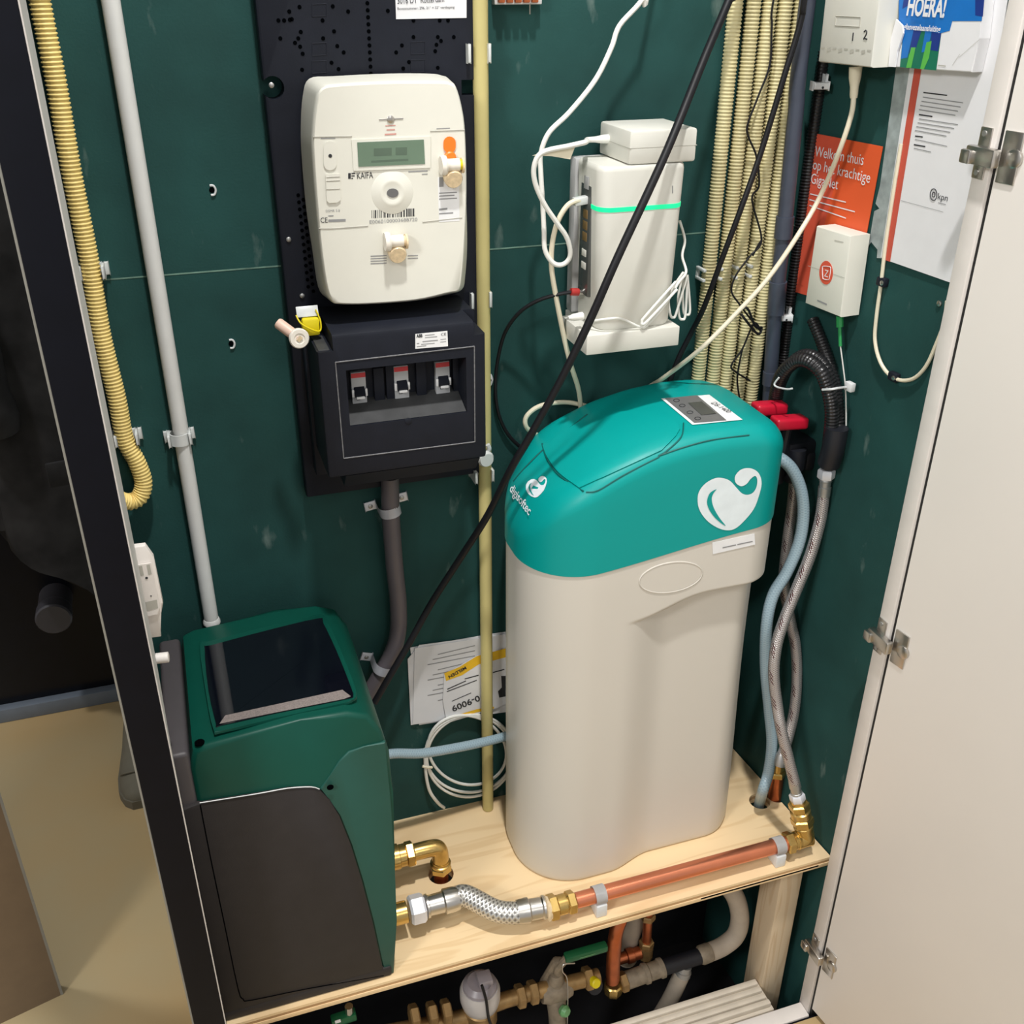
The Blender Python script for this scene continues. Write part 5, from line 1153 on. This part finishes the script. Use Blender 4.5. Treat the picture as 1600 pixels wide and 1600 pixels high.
gv = thing('green_lever_valve', 'stop valve with dark green lever under the shelf right of meter', 'valve', P(870, 1590, Y=PY))
vc = P(868, 1545, Y=PY)
b = lathe(vc + V((-.025, 0, 0)), pC_ - pB_, [(0, .016), (.012, .02), (.036, .02), (.05, .015)], 16); lathe(vc, UP, [(0, .013), (.03, .012), (.036, .009)], 14, b); lathe(vc, (0, -.2, -1), [(0, .016), (.02, .016), (.05, .014), (.085, .014)], 16, b)
mk('body', b, 'old_grey', gv)
l0, l1 = P(882, 1497, Y=PY - .01), P(948, 1478, Y=PY - .01); u = (l1 - l0).normalized()
lv = mk('lever', obox((l0 + l1) / 2, u, V((0, 1, 0)), u.cross(V((0, 1, 0))), (l1 - l0).length, .014, .013, .003), 'valve_green', gv)
mk('lever_mark', obox((l0 + l1) / 2 + V((0, -.0075, 0)), u, V((0, 1, 0)), u.cross(V((0, 1, 0))), .026, .0004, .0012), 'green_tag', lv)
mk('lever_neck', tube([vc + V((.004, 0, .03)), P(872, 1512, Y=PY - .004), l0 + u * .006], .0065, 10, 4), 'old_grey', gv)
mk('drain_branch', tube([vc + V((.002, 0, .02)), P(872, 1500, Y=PY), P(858, 1520, Y=PY + .01), P(842, 1548, Y=PY + .02)], .007, 10, 4), 'old_grey', gv)
mk('wire_loop', tube([P(898, 1505, Y=PY - .022), P(881, 1507, Y=PY - .024), P(879, 1518, Y=PY - .024), P(886, 1530, Y=PY - .024), P(887, 1570, Y=PY - .024), P(886, 1605, Y=PY - .022)], .0011, 6), 'steel', gv)
mk('green_tap', lathe(P(878, 1577, Y=PY - .022), (.5, -1, .2), [(0, .008), (.006, .01), (.012, .007)], 10), 'green_tag', gv)
mk('yellow_cap', lathe(P(927, 1533, Y=PY - .012), (.2, -1, .5), [(0, .0085), (.01, .008), (.012, .006)], 12), 'yellow_plastic', gv)
mk('cap_collar', lathe(P(928, 1540, Y=PY - .004), (.2, -1, .5), [(0, .013), (.006, .013)], 14), 'black_matte', gv)
gv2 = thing('small_green_valve', 'small dark green valve handle at the bottom left under shelf', 'valve', P(545, 1600, Y=PY))
mk('handle', obox(P(537, 1590, Y=PY - .01), V((1, 0, .06)).normalized(), V((0, 1, 0)), V((-.06, 0, 1)).normalized(), .036, .014, .014, .002), 'valve_green', gv2)
mk('spindle', tube([P(546, 1585, Y=PY - .01), P(545, 1572, Y=PY - .01)], .006, 10, 0), 'steel', gv2)
mk('handle_mark', obox(P(528, 1596, Y=PY - .0178), V((1, 0, .06)).normalized(), V((0, 1, 0)), V((-.06, 0, 1)).normalized(), .008, .0006, .006), 'label_white', gv2)
cu = thing('copper_riser', 'copper riser bent up under the shelf into brass tee', 'pipe', P(962, 1545, Y=PY))
mk('pipe', tube([P(957, 1532, Y=PY), P(959, 1490, Y=PY), P(963, 1455, Y=PY + .004), P(975, 1425, Y=PY + .014), P(990, 1400, Y=PY + .03)], .0112, 16, 6), 'copper_dull', cu)
t0 = P(958, 1545, Y=PY)
b = lathe(t0 + V((0, 0, -.008)), UP, [(0, .014), (.008, .016), (.02, .016), (.022, .0135)], 8); mk('tee', b, 'brass', cu)
dg = (P(1035, 1512, Y=PY + .002) - P(972, 1535, Y=PY)).normalized(); g0 = P(968, 1536, Y=PY)
mk('tee_nut', hexnut(g0, dg, .013, .0165), 'brass_dull', cu)
cu2 = thing('thin_copper_riser', 'thin copper riser with two brass nuts behind the bent one', 'pipe', P(1012, 1500, Y=PY + .03))
Y2 = PY + .035
a, c = P(1010, 1475, Y=Y2), P(1013, 1420, Y=Y2)
mk('pipe', tube([a, c], .0078, 14, 0), 'copper_dull', cu2)
mk('brass_nut', hexnut(P(1012, 1436, Y=Y2), UP, .012, .0125), 'brass_dull', cu2)
b = hexnut(a + V((0, 0, -.004)), UP, .012, .0125); lathe(a + V((0, 0, -.03)), UP, [(0, .012), (.026, .012)], 12, b); mk('brass_nut', b, 'brass_dull', cu2)
a, c = P(1000, 1488, Y=Y2), P(966, 1499, Y=Y2)
b = lathe(a, c - a, [(0, .0105), (.012, .0105), (.013, .0125), (.024, .0125), (.025, .0095), (.04, .0095)], 14); mk('side_branch', b, 'copper_dull', cu2)
gh = thing('lagged_hose', 'pale lagged hose making a wide bend under right end of shelf', 'hose', P(1100, 1540, Y=PY))
mk('grey_coupling', lathe(g0 + dg * .012, dg, [(0, .0145), (.03, .0145), (.032, .017), (.038, .017), (.04, .0145), (.058, .0145), (.060, .0165), (.066, .0165)], 18), 'old_grey', gh)
j0 = g0 + dg * .076; j1 = P(1092, 1494, Y=PY + .004)
mk('black_joint', tube([j0, j1], .0135, 14, 0), 'black_matte', gh)
b = lathe(j1, P(1122, 1482, Y=PY + .006) - j1, [(0, .0135), (.004, .016), (.018, .016), (.022, .015)], 18); mk('clamp', b, 'old_grey', gh)
mk('hose', tube([P(1108, 1488, Y=PY + .006), P(1130, 1478, Y=PY + .008), P(1150, 1460, Y=PY + .01), P(1156, 1432, Y=PY + .014), P(1148, 1400, Y=PY + .02), P(1125, 1372, Y=PY + .03), P(1100, 1352, Y=PY + .04)], .0155, 16, 8), 'lagging', gh)
mk('branch_collar', lathe(P(1070, 1508, Y=PY), (P(1062, 1535, Y=PY - .004) - P(1070, 1508, Y=PY)), [(0, .012), (.01, .012), (.011, .014), (.02, .014)], 16), 'zinc', gh)
mk('branch_pipe', tube([P(1066, 1520, Y=PY - .002), P(1045, 1565, Y=PY + .004), P(1010, 1620, Y=PY + .02)], .0138, 16, 4), 'lagging', gh)
gr_ = thing('grey_riser', 'pale grey pipe rising behind the copper risers under shelf', 'pipe', P(990, 1500, Y=PY + .06))
mk('pipe', tube([P(978, 1500, Y=PY + .06), P(986, 1460, Y=PY + .06), P(996, 1420, Y=PY + .065), P(1006, 1385, Y=PY + .07)], .016, 16, 4), 'lagging', gr_)
mk('pipe_collar', tube([P(979, 1497, Y=PY + .06), P(981, 1486, Y=PY + .06)], .018, 16, 0), 'old_grey', gr_)
# ribbed profile at the sill
rp = thing('ribbed_profile', 'stack of beige ribbed plastic profile lying behind the white sill', 'profile', (.55, -.27, -.06))
px0, px1 = .25, .7535
for k in range(4):
    mk('rib', box(px0, px1, -.241 - .0135 * k - .010, -.241 - .0135 * k, -.024, -.003 + (k == 3) * .003, .003), 'profile_beige', rp)
mk('ledge', box(px0, px1 + .003, -.297, -.236, -.034, -.0095, .002), 'profile_beige', rp)
mk('lower_strip', box(px0, px1 - .004, -.300, -.240, -.085, -.036, .003), 'profile_beige', rp)
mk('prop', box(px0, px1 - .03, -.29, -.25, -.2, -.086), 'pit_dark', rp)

# ------------------------------------------------------------------ hall: stop on the wall, person
kb = thing('door_stop', 'dark cylindrical stop projecting from the black hall wall', 'door stop', P(85, 985, Y=.82))
c = P(85, 918, Y=.885); f_ = P(84, 965, Y=.80); d_ = V((0, -1, 0))
c = V((f_.x, .885, f_.z))
mk('barrel', lathe(c, d_, [(0, .034), (.055, .034), (.056, .031)], 28), 'knob_dark', kb)
mk('cap', lathe(c + d_ * .060, d_, [(0, .034), (.002, .036), (.03, .036), (.034, .033)], 28), 'knob_dark', kb)
mk('neck', lathe(c + d_ * .054, d_, [(0, .028), (.008, .028)], 20), 'near_black', kb)
ct_ = thing('hanging_coat', 'dark creased coat hanging in front of the black hall wall', 'coat', (-.215, .80, .15))
rg = []
for k in range(26):
    f = k / 25; rx = .05 + .10 * min(1, f * 6) + .03 * f; ry = .035 + .03 * min(1, f * 4) + .012 * f; ring = []
    for i in range(64):
        t = 6.28318 * i / 64; z = 1.62 - f * (1.62 - (.34 - .19 * math.cos(t))); fd = 1 + (.05 + .12 * f) * math.sin(5 * t + 1.3 * math.sin(3 * f)) * abs(math.sin(t)) + .05 * math.sin(11 * t + 4 * f)
        ring.append(V((-.215 + rx * fd * math.cos(t) + .02 * math.sin(4 * f), .80 + ry * fd * math.sin(t), z + .012 * math.sin(9 * t) * f)))
    rg.append(ring)
mk('coat_body', loft(rg), 'cloth_dark', ct_, 60)
for sx in (-1, 1):
    b = tube([V((-.215 + sx * .10, .79, 1.52)), V((-.215 + sx * .15, .765, 1.35)), V((-.215 + sx * .155, .745, 1.1)), V((-.215 + sx * .14, .735, .85)), V((-.215 + sx * .135, .74, .74))], .05, 18, 5, rfun=lambda t: .052 - .012 * t + .003 * math.sin(30 * t))
    mk('sleeve', b, 'cloth_dark', ct_, 60)
mk('pocket_flap', obox(V((-.235, .700, .66)), V((1, .15, 0)).normalized(), V((-.15, 1, 0)).normalized(), UP, .09, .008, .05, .003), 'cloth_dark', ct_)
mk('pocket_stud', lathe(V((-.20, .694, .675)), (0, -1, 0), [(0, .006), (.003, .006), (.004, .004)], 12), 'zinc', ct_)
hk_ = thing('coat_hook', 'small steel hook above the dark coat on the hall wall', 'hook', (-.27, .86, 1.6))
mk('hook_plate', box(-.285, -.255, .881, .885, 1.58, 1.66, .001), 'zinc', hk_)
mk('hook_arm', tube([V((-.27, .882, 1.62)), V((-.27, .84, 1.615)), V((-.27, .815, 1.63)), V((-.27, .81, 1.655))], .005, 8), 'zinc', hk_)
sho = thing('taupe_shoe', 'taupe shoe standing on the tan hall floor', 'shoe', (-.216, .64, 0))
rg = []; rs2 = []
for y, w_, h_ in ((.788, .024, .075), (.775, .033, .085), (.72, .036, .088), (.67, .037, .080), (.62, .041, .066), (.57, .045, .054), (.53, .043, .047), (.505, .033, .040), (.493, .018, .032)):
    rg.append([V((-.216 + w_ * math.copysign(abs(math.cos(t)) ** .8, math.cos(t)), y, .016 + (h_ - .016) * max(0, math.sin(t)))) for t in [6.28318 * k / 24 for k in range(24)]])
    rs2.append([V((-.216 + (w_ + .003) * cx, y - (.002 if y < .5 else 0), z)) for cx, z in ((-1, 0), (1, 0), (1, .02), (-1, .02))])
mk('upper', loft(rg), 'shoe_taupe', sho, 60); mk('sole', loft(rs2), 'shoe_taupe', sho, 30)
mk('toe_cap', tube([V((-.256, .565, .032)), V((-.246, .55, .048)), V((-.216, .545, .053)), V((-.186, .55, .048)), V((-.176, .565, .032))], .0025, 8), 'shoe_taupe', sho)
